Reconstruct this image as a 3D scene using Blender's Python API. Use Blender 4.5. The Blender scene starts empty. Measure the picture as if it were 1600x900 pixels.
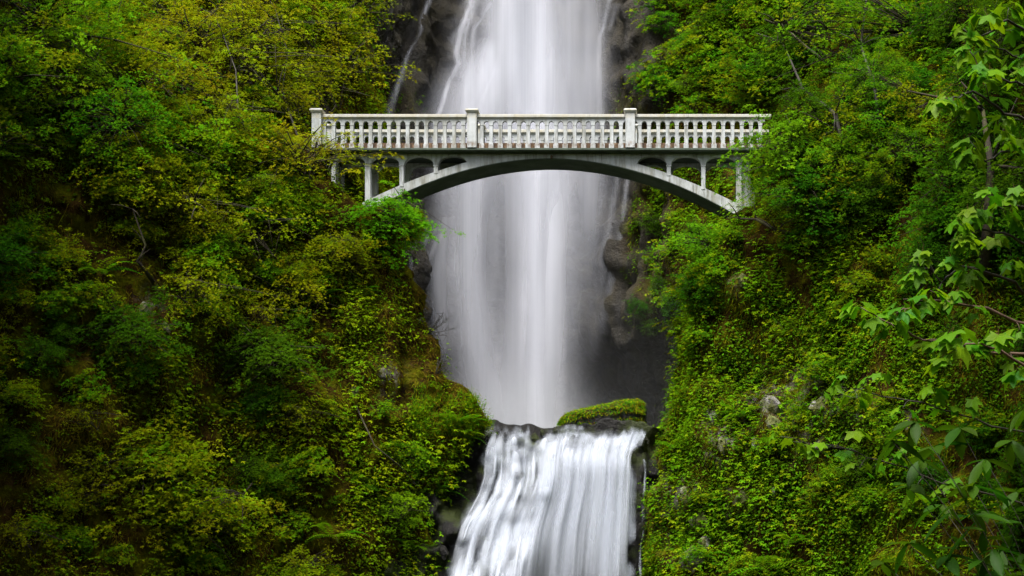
import bpy, math, random
import numpy as np

# ------------------------------------------------------------------ scene, camera, sky, sun
scene = bpy.context.scene
RNG = np.random.default_rng(11)
random.seed(5)

F = 2640.0            # focal length in photo pixels (1600 wide)
VX, VY = 1100.0, 972.0  # where the optical axis meets the photo (rising / sideways front lens)
CAM_Y, CAM_Z = -60.0, 1.7

cam_d = bpy.data.cameras.new('camera')
cam = bpy.data.objects.new('camera', cam_d)
scene.collection.objects.link(cam)
cam.location = (0, CAM_Y, CAM_Z)
cam.rotation_euler = (math.radians(90), 0, 0)
cam_d.sensor_width = 36.0
cam_d.lens = F / 1600 * 36
cam_d.shift_x = (800 - VX) / 1600
cam_d.shift_y = (VY - 450) / 1600
cam_d.clip_end = 3000
scene.camera = cam

SUN_EL, SUN_AZ = math.radians(66), math.radians(195)   # azimuth clockwise from +Y: behind the camera, a little left
world = bpy.data.worlds.new('World')
scene.world = world
world.use_nodes = True
wn = world.node_tree.nodes
wl = world.node_tree.links
bg = wn['Background']
sky = wn.new('ShaderNodeTexSky')
sky.sky_type = 'NISHITA'
sky.sun_disc = False
sky.sun_elevation = SUN_EL
sky.sun_rotation = SUN_AZ
sky.air_density = 1.0
sky.dust_density = 4.0
hsv = wn.new('ShaderNodeHueSaturation')           # overcast: the blue is mostly gone
hsv.inputs['Saturation'].default_value = 0.5
wl.new(sky.outputs[0], hsv.inputs['Color'])
wl.new(hsv.outputs[0], bg.inputs['Color'])
bg.inputs['Strength'].default_value = 0.06

sun_d = bpy.data.lights.new('sun', 'SUN')
sun_d.energy = 1.5
sun_d.angle = math.radians(34)
sun_d.color = (1.0, 0.975, 0.94)
sun = bpy.data.objects.new('sun', sun_d)
scene.collection.objects.link(sun)
sun.rotation_euler = (math.radians(90) - SUN_EL, 0, math.pi - SUN_AZ)
sun.location = (0, -60, 90)

vs = scene.view_settings
vs.view_transform = 'Standard'
vs.look = 'None'
vs.exposure = 2.35
vs.gamma = 1.0
vs.use_curve_mapping = False
cy = scene.cycles
cy.max_bounces = 8
cy.diffuse_bounces = 4
cy.transparent_max_bounces = 24
cy.volume_bounces = 1
cy.use_denoising = True
cy.sample_clamp_indirect = 6.0


def W(px, py, d):
    return ((px - VX) / F * d, d + CAM_Y, CAM_Z + (VY - py) / F * d)


def proj(P):
    d = P[..., 1] - CAM_Y
    return P[..., 0] / d * F + VX, VY - (P[..., 2] - CAM_Z) / d * F, d


# ------------------------------------------------------------------ helpers
col = scene.collection.objects


def tag(o, label=None, cat=None, group=None, kind=None):
    if label: o['label'] = label
    if cat: o['category'] = cat
    if group: o['group'] = group
    if kind: o['kind'] = kind
    return o


def link(name, data, parent=None, loc=None):
    o = bpy.data.objects.new(name, data)
    col.link(o)
    if parent is not None: o.parent = parent
    if loc is not None: o.location = loc
    return o


def mesh_np(name, V, faces, mat=None, cols=None, smooth=False, attrs=None, uv=None):
    """V (n,3), faces (m,k) int -> mesh data"""
    V = np.ascontiguousarray(V, dtype=np.float32)
    faces = np.ascontiguousarray(faces, dtype=np.int32)
    me = bpy.data.meshes.new(name)
    me.vertices.add(len(V))
    me.vertices.foreach_set('co', V.ravel())
    k = faces.shape[1]
    me.loops.add(faces.size)
    me.loops.foreach_set('vertex_index', faces.ravel())
    me.polygons.add(len(faces))
    me.polygons.foreach_set('loop_start', np.arange(0, faces.size, k, dtype=np.int32))
    me.update(calc_edges=True)
    if smooth:
        me.polygons.foreach_set('use_smooth', np.ones(len(faces), dtype=bool))
    if cols is not None:
        a = me.attributes.new('Col', 'FLOAT_COLOR', 'POINT')
        c = np.ones((len(V), 4), dtype=np.float32)
        c[:, :3] = cols
        a.data.foreach_set('color', c.ravel())
    for k_, v_ in (attrs or {}).items():
        a = me.attributes.new(k_, 'FLOAT', 'POINT')
        a.data.foreach_set('value', np.ascontiguousarray(v_, dtype=np.float32).ravel())
    if uv is not None:
        l = me.uv_layers.new(name='UVMap')
        l.data.foreach_set('uv', np.ascontiguousarray(uv[faces.ravel()], dtype=np.float32).ravel())
    if mat: me.materials.append(mat)
    me.validate()
    return me


def vnoise(P, seed=0):
    P = np.asarray(P, dtype=np.float64)
    I = np.floor(P).astype(np.int64)
    f = P - I
    f = f * f * (3 - 2 * f)

    def h(i, j, k):
        n = (i * 374761393 + j * 668265263 + k * 2147483647 + seed * 1274126177) & 0xFFFFFFFF
        n = ((n ^ (n >> 13)) * 1274126177) & 0xFFFFFFFF
        n = ((n ^ (n >> 16)) * 2246822519) & 0xFFFFFFFF
        return (n & 0xFFFFFF) / float(0xFFFFFF)
    i, j, k = I[..., 0], I[..., 1], I[..., 2]
    r = 0
    for a in (0, 1):
        wa = f[..., 0] if a else 1 - f[..., 0]
        for b in (0, 1):
            wb = f[..., 1] if b else 1 - f[..., 1]
            for c in (0, 1):
                wc = f[..., 2] if c else 1 - f[..., 2]
                r = r + wa * wb * wc * h(i + a, j + b, k + c)
    return r


def fbm(P, seed=0, oct=4, gain=0.5):
    P = np.asarray(P, dtype=np.float64)
    a, s, t = 1.0, 0.0, 0.0
    for o in range(oct):
        s = s + a * vnoise(P * 2 ** o + o * 17.3, seed + o)
        t += a
        a *= gain
    return s / t


def sstep(a, b, x):
    t = np.clip((x - a) / (b - a), 0, 1)
    return t * t * (3 - 2 * t)


def grid_faces(nu, nv):
    i = np.arange(nu * nv).reshape(nu, nv)
    return np.stack([i[:-1, :-1], i[1:, :-1], i[1:, 1:], i[:-1, 1:]], -1).reshape(-1, 4)


def grid_normals(P):
    du = np.gradient(P, axis=0)
    dv = np.gradient(P, axis=1)
    n = np.cross(du, dv)
    return n / (np.linalg.norm(n, axis=-1, keepdims=True) + 1e-9)


def norm(v):
    return v / (np.linalg.norm(v, axis=-1, keepdims=True) + 1e-9)


class Box:
    """collects boxes / prisms / tubes as quads"""
    def __init__(s): s.v, s.f = [], []

    def box(s, x0, x1, y0, y1, z0, z1):
        b = len(s.v)
        for z in (z0, z1):
            s.v += [(x0, y0, z), (x1, y0, z), (x1, y1, z), (x0, y1, z)]
        s.f += [tuple(b + i for i in q) for q in ((3, 2, 1, 0), (4, 5, 6, 7), (0, 1, 5, 4), (1, 2, 6, 5), (2, 3, 7, 6), (3, 0, 4, 7))]

    def strip(s, top, bot, y0, y1):
        """solid wall between two poly-lines of (x,z)"""
        n = len(top)
        b = len(s.v)
        for (xt, zt), (xb, zb) in zip(top, bot):
            s.v += [(xt, y0, zt), (xb, y0, zb), (xt, y1, zt), (xb, y1, zb)]
        for i in range(n - 1):
            a, c = b + 4 * i, b + 4 * i + 4
            s.f += [(a, a + 1, c + 1, c), (a + 2, c + 2, c + 3, a + 3), (a, c, c + 2, a + 2), (a + 1, a + 3, c + 3, c + 1)]
        e = b + 4 * (n - 1)
        s.f += [(b, b + 2, b + 3, b + 1), (e, e + 1, e + 3, e + 2)]

    def tube(s, pts, rad, n=6):
        pts = [np.array(p, float) for p in pts]
        b = len(s.v)
        m = len(pts)
        for i, p in enumerate(pts):
            t = pts[min(i + 1, m - 1)] - pts[max(i - 1, 0)]
            t = t / (np.linalg.norm(t) + 1e-9)
            a = np.cross(t, (0.31, 0.2, 0.93) if abs(t[2]) < 0.9 else (1, 0, 0))
            a /= np.linalg.norm(a)
            c = np.cross(t, a)
            for k in range(n):
                q = p + rad[i] * (math.cos(2 * math.pi * k / n) * a + math.sin(2 * math.pi * k / n) * c)
                s.v.append(tuple(q))
        for i in range(m - 1):
            for k in range(n):
                k2 = (k + 1) % n
                s.f.append((b + i * n + k, b + i * n + k2, b + (i + 1) * n + k2, b + (i + 1) * n + k))
        s.f.append(tuple(b + k for k in range(n))[::-1])
        s.f.append(tuple(b + (m - 1) * n + k for k in range(n)))

    def mesh(s, name, mat, smooth=False, bevel=0):
        me = bpy.data.meshes.new(name)
        me.from_pydata(s.v, [], s.f)
        if mat: me.materials.append(mat)
        if smooth:
            me.polygons.foreach_set('use_smooth', [True] * len(me.polygons))
        me.update()
        return me


# ------------------------------------------------------------------ materials
def newmat(name):
    m = bpy.data.materials.new(name)
    m.use_nodes = True
    nt = m.node_tree
    return m, nt.nodes, nt.links, nt.nodes['Principled BSDF']


def nd(N, t, **kw):
    n = N.new(t)
    for k, v in kw.items():
        if k in n.inputs: n.inputs[k].default_value = v
        else: setattr(n, k, v)
    return n


def noise_node(N, L, vec, scale, detail=5, rough=0.6, dist=0.0):
    n = N.new('ShaderNodeTexNoise')
    n.inputs['Scale'].default_value = scale
    n.inputs['Detail'].default_value = detail
    n.inputs['Roughness'].default_value = rough
    n.inputs['Distortion'].default_value = dist
    if vec is not None: L.new(vec, n.inputs['Vector'])
    return n.outputs['Fac']


def ramp(N, L, fac, stops):
    r = N.new('ShaderNodeValToRGB')
    el = r.color_ramp.elements
    while len(el) < len(stops): el.new(0.5)
    for e, (p, c) in zip(el, stops):
        e.position = p
        e.color = (c[0], c[1], c[2], 1) if not isinstance(c, (int, float)) else (c, c, c, 1)
    L.new(fac, r.inputs[0])
    return r.outputs[0]


def mix(N, L, fac, a, b, blend='MIX'):
    m = N.new('ShaderNodeMix')
    m.data_type = 'RGBA'
    m.blend_type = blend
    if isinstance(fac, (int, float)): m.inputs[0].default_value = fac
    else: L.new(fac, m.inputs[0])
    for i, s in ((6, a), (7, b)):
        if isinstance(s, tuple): m.inputs[i].default_value = (*s, 1)
        else: L.new(s, m.inputs[i])
    return m.outputs[2]


def math_n(N, L, op, a, b=None, clamp=False):
    m = N.new('ShaderNodeMath')
    m.operation = op
    m.use_clamp = clamp
    for i, s in ((0, a), (1, b)):
        if s is None: continue
        if isinstance(s, (int, float)): m.inputs[i].default_value = s
        else: L.new(s, m.inputs[i])
    return m.outputs[0]


def mapped(N, L, vec, sc):
    m = N.new('ShaderNodeMapping')
    m.inputs['Scale'].default_value = sc
    L.new(vec, m.inputs['Vector'])
    return m.outputs[0]


def bump(N, L, h, b, strength=0.5, dist=0.1):
    n = N.new('ShaderNodeBump')
    n.inputs['Strength'].default_value = strength
    n.inputs['Distance'].default_value = dist
    L.new(h, n.inputs['Height'])
    L.new(n.outputs[0], b.inputs['Normal'])


def leaf_material(name, transl=0.4, rough=0.55, hue=0.02, val=0.35):
    m, N, L, b = newmat(name)
    at = nd(N, 'ShaderNodeAttribute', attribute_name='Col')
    oi = N.new('ShaderNodeObjectInfo')
    hs = N.new('ShaderNodeHueSaturation')
    L.new(at.outputs['Color'], hs.inputs['Color'])
    L.new(math_n(N, L, 'MULTIPLY_ADD', oi.outputs['Random'], hue * 2), hs.inputs['Hue'])
    hs.inputs['Hue'].links[0].from_node.inputs[2].default_value = 0.5 - hue
    v = math_n(N, L, 'MULTIPLY_ADD', math_n(N, L, 'FRACT', math_n(N, L, 'MULTIPLY', oi.outputs['Random'], 7.31)), val)
    v.node.inputs[2].default_value = 1 - val / 2
    L.new(v, hs.inputs['Value'])
    L.new(hs.outputs[0], b.inputs['Base Color'])
    b.inputs['Roughness'].default_value = rough
    b.inputs['Specular IOR Level'].default_value = 0.0 if name != 'maple_leaf' else 0.12
    t = N.new('ShaderNodeBsdfTranslucent')
    tc = mix(N, L, 1.0, hs.outputs[0], (1.25, 1.15, 0.6), 'MULTIPLY')
    L.new(tc, t.inputs['Color'])
    ms = N.new('ShaderNodeMixShader')
    ms.inputs[0].default_value = transl
    L.new(b.outputs[0], ms.inputs[1])
    L.new(t.outputs[0], ms.inputs[2])
    L.new(ms.outputs[0], N['Material Output'].inputs['Surface'])
    return m


def cliff_material():
    """soil, wet basalt and moss; attribute veg = how much of it is overgrown"""
    m, N, L, b = newmat('mossy_cliff')
    g = N.new('ShaderNodeNewGeometry')
    pos = g.outputs['Position']
    veg = nd(N, 'ShaderNodeAttribute', attribute_name='veg').outputs['Fac']
    lich = nd(N, 'ShaderNodeAttribute', attribute_name='lichen').outputs['Fac']
    streak = noise_node(N, L, mapped(N, L, pos, (1.6, 1.6, 0.25)), 1.0, 6)
    fine = noise_node(N, L, pos, 3.2, 8, 0.7)
    rock = ramp(N, L, fine, [(0.28, (0.008, 0.007, 0.006)), (0.5, (0.025, 0.022, 0.019)), (0.75, (0.055, 0.049, 0.044))])
    rock = mix(N, L, ramp(N, L, streak, [(0.36, 0.0), (0.58, 0.8)]), rock, (0.036, 0.029, 0.012))
    mossn = noise_node(N, L, pos, 0.9, 7, 0.65)
    moss = ramp(N, L, mossn, [(0.25, (0.016, 0.013, 0.003)), (0.42, (0.045, 0.036, 0.004)), (0.55, (0.085, 0.085, 0.004)), (0.72, (0.140, 0.155, 0.006))])
    soil = ramp(N, L, noise_node(N, L, mapped(N, L, pos, (2.2, 2.2, 0.8)), 1.5, 6), [(0.3, (0.010, 0.007, 0.002)), (0.6, (0.045, 0.026, 0.007)), (0.8, (0.095, 0.062, 0.026))])
    ground = mix(N, L, ramp(N, L, noise_node(N, L, pos, 1.7, 6, 0.6), [(0.44, 0.0), (0.56, 1.0)]), soil, moss)
    c = mix(N, L, veg, rock, ground)
    lm = math_n(N, L, 'MULTIPLY', lich, ramp(N, L, noise_node(N, L, pos, 2.4, 8, 0.75), [(0.47, 0.0), (0.56, 1.0)]))
    c = mix(N, L, lm, c, ramp(N, L, noise_node(N, L, pos, 9, 4), [(0.35, (0.10, 0.095, 0.085)), (0.65, (0.36, 0.35, 0.33))]))
    L.new(c, b.inputs['Base Color'])
    r = math_n(N, L, 'MULTIPLY_ADD', veg, 0.4)
    r.node.inputs[2].default_value = 0.5
    L.new(r, b.inputs['Roughness'])
    sp = math_n(N, L, 'MULTIPLY_ADD', veg, -0.25)
    sp.node.inputs[2].default_value = 0.25
    L.new(sp, b.inputs['Specular IOR Level'])
    h = math_n(N, L, 'ADD', noise_node(N, L, pos, 2.2, 9, 0.7), math_n(N, L, 'MULTIPLY', noise_node(N, L, pos, 11, 5, 0.7), 0.35))
    bump(N, L, h, b, 0.9, 0.35)
    return m


def wet_rock_material():
    m, N, L, b = newmat('wet_basalt')
    pos = N.new('ShaderNodeNewGeometry').outputs['Position']
    n1 = noise_node(N, L, pos, 2.5, 8, 0.7)
    c = ramp(N, L, n1, [(0.3, (0.004, 0.004, 0.004)), (0.55, (0.011, 0.010, 0.009)), (0.8, (0.028, 0.026, 0.022))])
    c = mix(N, L, ramp(N, L, noise_node(N, L, pos, 1.1, 5), [(0.46, 0.0), (0.58, 0.85)]), c, (0.026, 0.036, 0.004))
    L.new(c, b.inputs['Base Color'])
    b.inputs['Roughness'].default_value = 0.5
    b.inputs['Specular IOR Level'].default_value = 0.2
    bump(N, L, noise_node(N, L, pos, 4.0, 9, 0.7), b, 0.8, 0.2)
    return m


def concrete_material():
    m, N, L, b = newmat('weathered_white_concrete')
    g = N.new('ShaderNodeNewGeometry')
    pos = g.outputs['Position']
    sx = N.new('ShaderNodeSeparateXYZ')
    L.new(pos, sx.inputs[0])
    n1 = noise_node(N, L, pos, 1.3, 8, 0.65)
    c = ramp(N, L, n1, [(0.3, (0.28, 0.295, 0.29)), (0.5, (0.44, 0.46, 0.46)), (0.7, (0.54, 0.555, 0.555))])
    st = noise_node(N, L, mapped(N, L, pos, (5, 5, 0.6)), 1.0, 6, 0.7)
    c = mix(N, L, ramp(N, L, st, [(0.46, 0.0), (0.64, 0.8)]), c, (0.24, 0.235, 0.19))
    c = mix(N, L, ramp(N, L, noise_node(N, L, mapped(N, L, pos, (7, 7, 0.9)), 1.0, 5, 0.7), [(0.54, 0.0), (0.66, 0.75)]), c, (0.13, 0.125, 0.095))
    blot = noise_node(N, L, pos, 5.5, 6, 0.7)
    c = mix(N, L, ramp(N, L, blot, [(0.60, 0.0), (0.70, 0.5)]), c, (0.30, 0.29, 0.25))
    # rust-brown grime that gathers on the foot of the railings and, paler, on the hand rails
    def band(z0, z1, soft):
        a = math_n(N, L, 'MULTIPLY', math_n(N, L, 'SUBTRACT', sx.outputs['Z'], z0), 1 / soft, True)
        d = math_n(N, L, 'MULTIPLY', math_n(N, L, 'SUBTRACT', z1, sx.outputs['Z']), 1 / soft, True)
        return math_n(N, L, 'MULTIPLY', a, d)
    zb = CAM_Z + (VY - 226.5) / 44
    rn = ramp(N, L, noise_node(N, L, mapped(N, L, pos, (4.0, 4.0, 2.5)), 2.0, 6, 0.7), [(0.42, 0.0), (0.64, 0.8)])
    c = mix(N, L, math_n(N, L, 'MULTIPLY', band(zb - 0.14, zb + 0.13, 0.09), rn), c,
            ramp(N, L, blot, [(0.35, (0.05, 0.022, 0.010)), (0.65, (0.20, 0.11, 0.05))]))
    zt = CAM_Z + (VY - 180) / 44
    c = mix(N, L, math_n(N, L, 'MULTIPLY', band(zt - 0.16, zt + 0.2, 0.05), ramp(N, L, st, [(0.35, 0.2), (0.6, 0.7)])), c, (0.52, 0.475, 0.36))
    L.new(c, b.inputs['Base Color'])
    b.inputs['Roughness'].default_value = 0.85
    b.inputs['Specular IOR Level'].default_value = 0.2
    bump(N, L, noise_node(N, L, pos, 9, 6, 0.7), b, 0.35, 0.03)
    return m


def grime_material():
    m, N, L, b = newmat('rust_stained_concrete')
    pos = N.new('ShaderNodeNewGeometry').outputs['Position']
    n1 = noise_node(N, L, mapped(N, L, pos, (3.5, 3.5, 1.8)), 2.0, 7, 0.7)
    c = ramp(N, L, n1, [(0.3, (0.022, 0.012, 0.006)), (0.50, (0.075, 0.040, 0.018)), (0.66, (0.19, 0.12, 0.065)), (0.8, (0.36, 0.31, 0.25))])
    L.new(c, b.inputs['Base Color'])
    b.inputs['Roughness'].default_value = 0.9
    bump(N, L, n1, b, 0.4, 0.03)
    return m


def shaded_concrete_material():
    m, N, L, b = newmat('shaded_green_concrete')
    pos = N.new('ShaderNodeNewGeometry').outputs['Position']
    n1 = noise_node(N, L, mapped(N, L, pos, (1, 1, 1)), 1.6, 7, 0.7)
    c = ramp(N, L, n1, [(0.3, (0.026, 0.036, 0.025)), (0.55, (0.062, 0.080, 0.058)), (0.8, (0.12, 0.14, 0.11))])  # dark tone paints in the shade of the undersides, with an algae-green tint
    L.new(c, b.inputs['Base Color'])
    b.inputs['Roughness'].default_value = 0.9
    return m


def bark_material():
    m, N, L, b = newmat('mossy_bark')
    pos = N.new('ShaderNodeNewGeometry').outputs['Position']
    n1 = noise_node(N, L, pos, 3.0, 6, 0.7)
    c = ramp(N, L, n1, [(0.3, (0.010, 0.007, 0.003)), (0.5, (0.030, 0.021, 0.010)), (0.62, (0.042, 0.042, 0.006)), (0.8, (0.065, 0.065, 0.008))])
    L.new(c, b.inputs['Base Color'])
    b.inputs['Roughness'].default_value = 0.9
    bump(N, L, noise_node(N, L, pos, 14, 5), b, 0.6, 0.03)
    return m


def twig_material(name, a, c_):
    m, N, L, b = newmat(name)
    pos = N.new('ShaderNodeNewGeometry').outputs['Position']
    L.new(ramp(N, L, noise_node(N, L, pos, 6, 4), [(0.3, a), (0.7, c_)]), b.inputs['Base Color'])
    b.inputs['Roughness'].default_value = 0.7
    return m


def falling_water_material(name, su, sv, seed, gain, lo=0.30, hi=0.72, tint=(0.57, 0.615, 0.70), soft=0.3):
    """silky water: white froth whose thickness (attribute dens) is combed into threads along the flow"""
    m, N, L, b = newmat(name)
    uv = N.new('ShaderNodeUVMap').outputs[0]
    off = N.new('ShaderNodeVectorMath')
    off.operation = 'ADD'
    off.inputs[1].default_value = (seed * 3.7, seed * 1.3, seed)
    L.new(uv, off.inputs[0])
    dens = nd(N, 'ShaderNodeAttribute', attribute_name='dens').outputs['Fac']
    s1 = noise_node(N, L, mapped(N, L, off.outputs[0], (su, sv, 1)), 1.0, 3, 0.55, 0.12)
    s2 = noise_node(N, L, mapped(N, L, off.outputs[0], (su * 3.3, sv * 1.6, 1)), 1.0, 3, 0.6)
    s = math_n(N, L, 'ADD', math_n(N, L, 'MULTIPLY', s1, 0.65), math_n(N, L, 'MULTIPLY', s2, 0.35))
    st = N.new('ShaderNodeMapRange')
    st.interpolation_type = 'SMOOTHSTEP'
    st.inputs['From Min'].default_value = lo
    st.inputs['From Max'].default_value = hi
    L.new(s, st.inputs['Value'])
    # alpha = 1-(1-dens)^(k): thick water hides its threads
    thread = math_n(N, L, 'MULTIPLY_ADD', st.outputs[0], gain * (1 - soft))
    thread.node.inputs[2].default_value = gain * soft * 0.6
    om = math_n(N, L, 'SUBTRACT', 1.0, dens, True)
    al = math_n(N, L, 'SUBTRACT', 1.0, math_n(N, L, 'POWER', om, thread), True)
    L.new(al, b.inputs['Alpha'])
    b.inputs['Base Color'].default_value = (*tint, 1)
    b.inputs['Roughness'].default_value = 0.75
    b.inputs['Specular IOR Level'].default_value = 0.15
    # froth scatters light through: half of it is translucent
    t = N.new('ShaderNodeBsdfTranslucent')
    t.inputs['Color'].default_value = (*tint, 1)
    b.inputs['Alpha'].default_value = 1
    L.remove(b.inputs['Alpha'].links[0])
    ms = N.new('ShaderNodeMixShader')
    ms.inputs[0].default_value = 0.3
    L.new(b.outputs[0], ms.inputs[1])
    L.new(t.outputs[0], ms.inputs[2])
    tr = N.new('ShaderNodeBsdfTransparent')
    m2 = N.new('ShaderNodeMixShader')
    L.new(al, m2.inputs[0])
    L.new(tr.outputs[0], m2.inputs[1])
    L.new(ms.outputs[0], m2.inputs[2])
    L.new(m2.outputs[0], N['Material Output'].inputs['Surface'])
    return m


def pool_material():
    m, N, L, b = newmat('pool_water')
    b.inputs['Base Color'].default_value = (0.035, 0.045, 0.045, 1)
    b.inputs['Roughness'].default_value = 0.12
    pos = N.new('ShaderNodeNewGeometry').outputs['Position']
    bump(N, L, noise_node(N, L, pos, 2.0, 4), b, 0.4, 0.1)
    return m


M_CLIFF = cliff_material()
M_WET = wet_rock_material()
M_CONC = concrete_material()
M_GRIME = grime_material()
M_SHADED = shaded_concrete_material()
M_BARK = bark_material()
M_TWIG = twig_material('dark_twig', (0.010, 0.008, 0.004), (0.028, 0.022, 0.011))
M_REDTWIG = twig_material('reddish_twig', (0.05, 0.028, 0.016), (0.13, 0.075, 0.045))
M_LEAF = leaf_material('leaf')
M_COVER = leaf_material('cover_leaf', 0.35, 0.6, 0, 0)
M_MOSS = leaf_material('moss_strand', 0.25, 0.9, 0, 0)
M_BIG = leaf_material('maple_leaf', 0.5, 0.5, 0.02, 0.3)
M_POOL = pool_material()

# ------------------------------------------------------------------ the ground and the water below
zg = 0.0
me = mesh_np('ground', np.array([(-300, -300, zg), (300, -300, zg), (300, 300, zg), (-300, 300, zg)]), np.array([[0, 1, 2, 3]]), M_CLIFF,
             attrs={'veg': np.ones(4), 'lichen': np.zeros(4)})
tag(link('ground', me), kind='structure')
th = np.linspace(0, 2 * math.pi, 40, endpoint=False)
pv = np.stack([-11 + (9 + 1.2 * np.sin(3 * th)) * np.cos(th), -12 + (8 + np.cos(2 * th)) * np.sin(th), np.full(40, 0.05)], -1)
me = bpy.data.meshes.new('plunge_pool'); me.from_pydata([tuple(p) for p in pv], [], [tuple(range(40))]); me.materials.append(M_POOL)
tag(link('plunge_pool', me), kind='structure')

# ------------------------------------------------------------------ cliffs
SURF = []   # (P, N, veg) of all cliff sheets, for planting


def integrate_curve(s, t0, t1, a=-1.6, b=1.6):
    w = sstep(a, b, s)[:, None]
    t = norm((1 - w) * np.array(t0) + w * np.array(t1))
    c = np.zeros((len(s), 2))
    c[1:] = np.cumsum((t[1:] + t[:-1]) / 2 * np.diff(s)[:, None], axis=0)
    i0 = np.argmin(np.abs(s))
    return c - c[i0]


def displace(P, sign, amp, seed):
    n = grid_normals(P) * sign
    Q = P * np.array([1, 1, 0.75])
    h = (fbm(Q / 4.2, seed, 3) - 0.5) * 2.4 + (fbm(Q / 1.5, seed + 9, 3) - 0.5) * 1.15 + (fbm(Q / 0.55, seed + 21, 3) - 0.5) * 0.75
    h = h + (fbm(P * np.array([.85, .85, .15]), seed + 60, 3) - 0.5) * 1.9      # vertical drapes and crevices
    # ledges: short overhanging shelves
    lz = P[..., 2] * 0.55 + fbm(P * np.array([.3, .3, .12]), seed + 30, 3) * 2.2
    h = h + (np.abs((lz % 1.0) - 0.5) - 0.25) * 0.55
    return P + n * (h * amp)[..., None]


def side_cliff(name, table, sgn, t0, t1, s_rng, slope_far, lichen_c, seed, lean):
    pys = np.array([t[0] for t in table], float)
    pxs = np.array([t[1] for t in table], float)
    s = np.concatenate([np.linspace(s_rng[0], -3, 40), np.linspace(-3, 18, 190)[1:], np.linspace(18, s_rng[1], 50)[1:]])
    C = integrate_curve(s, t0, t1)
    z = np.linspace(-0.6, 18.2, 190)
    py = VY - (z - CAM_Z) * 44
    Xe = (np.interp(py, pys, pxs) - VX) / 44
    y0 = -lean * (18.2 - z)
    P = np.zeros((len(s), len(z) + 60, 3))
    Xs = np.polyval(np.polyfit(z, Xe, 1), z)
    near = np.exp(-np.clip(s, 0, None) / 3.5)[:, None]
    P[:, :190, 0] = (Xe[None] * near + Xs[None] * (1 - near)) + C[:, 0:1]
    P[:, :190, 1] = y0[None] + C[:, 1:2]
    P[:, :190, 2] = z[None]
    k = np.linspace(0.1, 16, 60)
    sl = 0.10 + (slope_far - 0.10) * sstep(1.0, 6.0, s)
    P[:, 190:, 0] = P[:, 189:190, 0]
    P[:, 190:, 1] = P[:, 189:190, 1] + k[None]
    P[:, 190:, 2] = 18.2 + sl[:, None] * k[None]
    P = displace(P, sgn, 0.85, seed)
    Pn = grid_normals(P) * sgn
    nz = fbm(P * np.array([0.5, 0.5, 0.35]), seed + 50, 4)
    veg = np.ones(P.shape[:2])
    px_, py_, _ = proj(P)
    lich = np.zeros(P.shape[:2])
    for (cx, cyy, rad, st) in lichen_c:
        lich = np.maximum(lich, 0.7 * st * np.exp(-(((px_ - cx) / rad) ** 2 + ((py_ - cyy) / (rad * 1.5)) ** 2)))
    nu, nv = P.shape[:2]
    f = grid_faces(nu, nv)
    if sgn < 0: f = f[:, ::-1]
    me = mesh_np(name, P.reshape(-1, 3), f, M_CLIFF, smooth=True, attrs={'veg': veg.ravel(), 'lichen': lich.ravel()})
    o = tag(link(name, me), kind='structure')
    SURF.append((P, Pn, veg, lich, name))
    return o


LEFT_T = [(150, 500), (240, 512), (290, 530), (312, 575), (332, 622), (400, 632), (480, 666), (560, 694), (620, 722), (645, 758), (668, 776), (690, 738), (740, 722), (830, 688), (900, 676), (1000, 655), (1100, 640)]
RIGHT_T = [(150, 1210), (240, 1208), (300, 1205), (328, 1196), (350, 1160), (375, 1125), (420, 1100), (480, 1088), (520, 1076), (600, 1066), (640, 1046), (680, 1032), (760, 1026), (900, 1016), (1000, 1005), (1100, 1000)]
cliff_l = side_cliff('left_cliff', LEFT_T, 1, (0.45, -1.0), (-1.0, -0.50), (-16, 34), 0.85,
                     [(610, 590, 16, 0.7), (235, 470, 18, 0.6), (430, 750, 10, 0.7)], 101, 0.10)
cliff_r = side_cliff('right_cliff', RIGHT_T, -1, (-0.10, -1.0), (1.0, -0.62), (-16, 34), 0.95,
                     [(1255, 640, 40, 1), (1060, 790, 34, 1), (1130, 690, 32, 0.9), (1190, 620, 26, 0.9), (1150, 790, 24, 0.8), (1320, 640, 30, 0.9), (1130, 440, 20, 0.5), (1420, 660, 18, 0.8)], 202, 0.10)

# the amphitheatre behind the bridge, with the upper fall's bare wet rock in the middle
BT = [(-500, 44), (-300, 50), (0, 57), (300, 62.5), (450, 65.5), (560, 71), (620, 77), (680, 81.5), (760, 83), (860, 83.5), (940, 82.5), (1000, 79), (1060, 75), (1180, 70), (1300, 66), (1500, 59.5), (1700, 52), (2000, 44)]
bx = np.array([(p - VX) / F * d for p, d in BT]); by = np.array([d + CAM_Y for _, d in BT])
arc = np.concatenate([[0], np.cumsum(np.hypot(np.diff(bx), np.diff(by)))])
ss = np.linspace(0, arc[-1], 420)
bX, bY = np.interp(ss, arc, bx), np.interp(ss, arc, by)
ker = np.ones(15) / 15
bXs = np.convolve(np.pad(bX, 7, 'edge'), ker, 'valid'); bYs = np.convolve(np.pad(bY, 7, 'edge'), ker, 'valid')
zz = np.concatenate([np.linspace(6, 36, 210), np.linspace(36.3, 75, 60)])
P = np.zeros((420, 270, 3))
bpx = bXs / (bYs - CAM_Y) * F + VX
core = sstep(560, 640, bpx) * (1 - sstep(985, 1075, bpx))
lean = 0.30 * (1 - core) + 0.05 * core
P[..., 0] = bXs[:, None]
P[..., 1] = bYs[:, None] + lean[:, None] * (zz[None] - 16)
P[..., 2] = zz[None]
cave = (sstep(870, 960, bpx) * (1 - sstep(1080, 1180, bpx)))[:, None] * (1 - sstep(11.5, 16.5, zz))[None]
P[..., 1] += 5.0 * cave
blk = fbm(P * np.array([.55, .55, .8]), 333, 3)
P[..., 1] -= (np.round(blk * 9) / 9 - 0.5) * 1.3 * (core * (1 - sstep(880, 950, bpx)))[:, None]
P = displace(P, -1, 0.9, 303)
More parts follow.
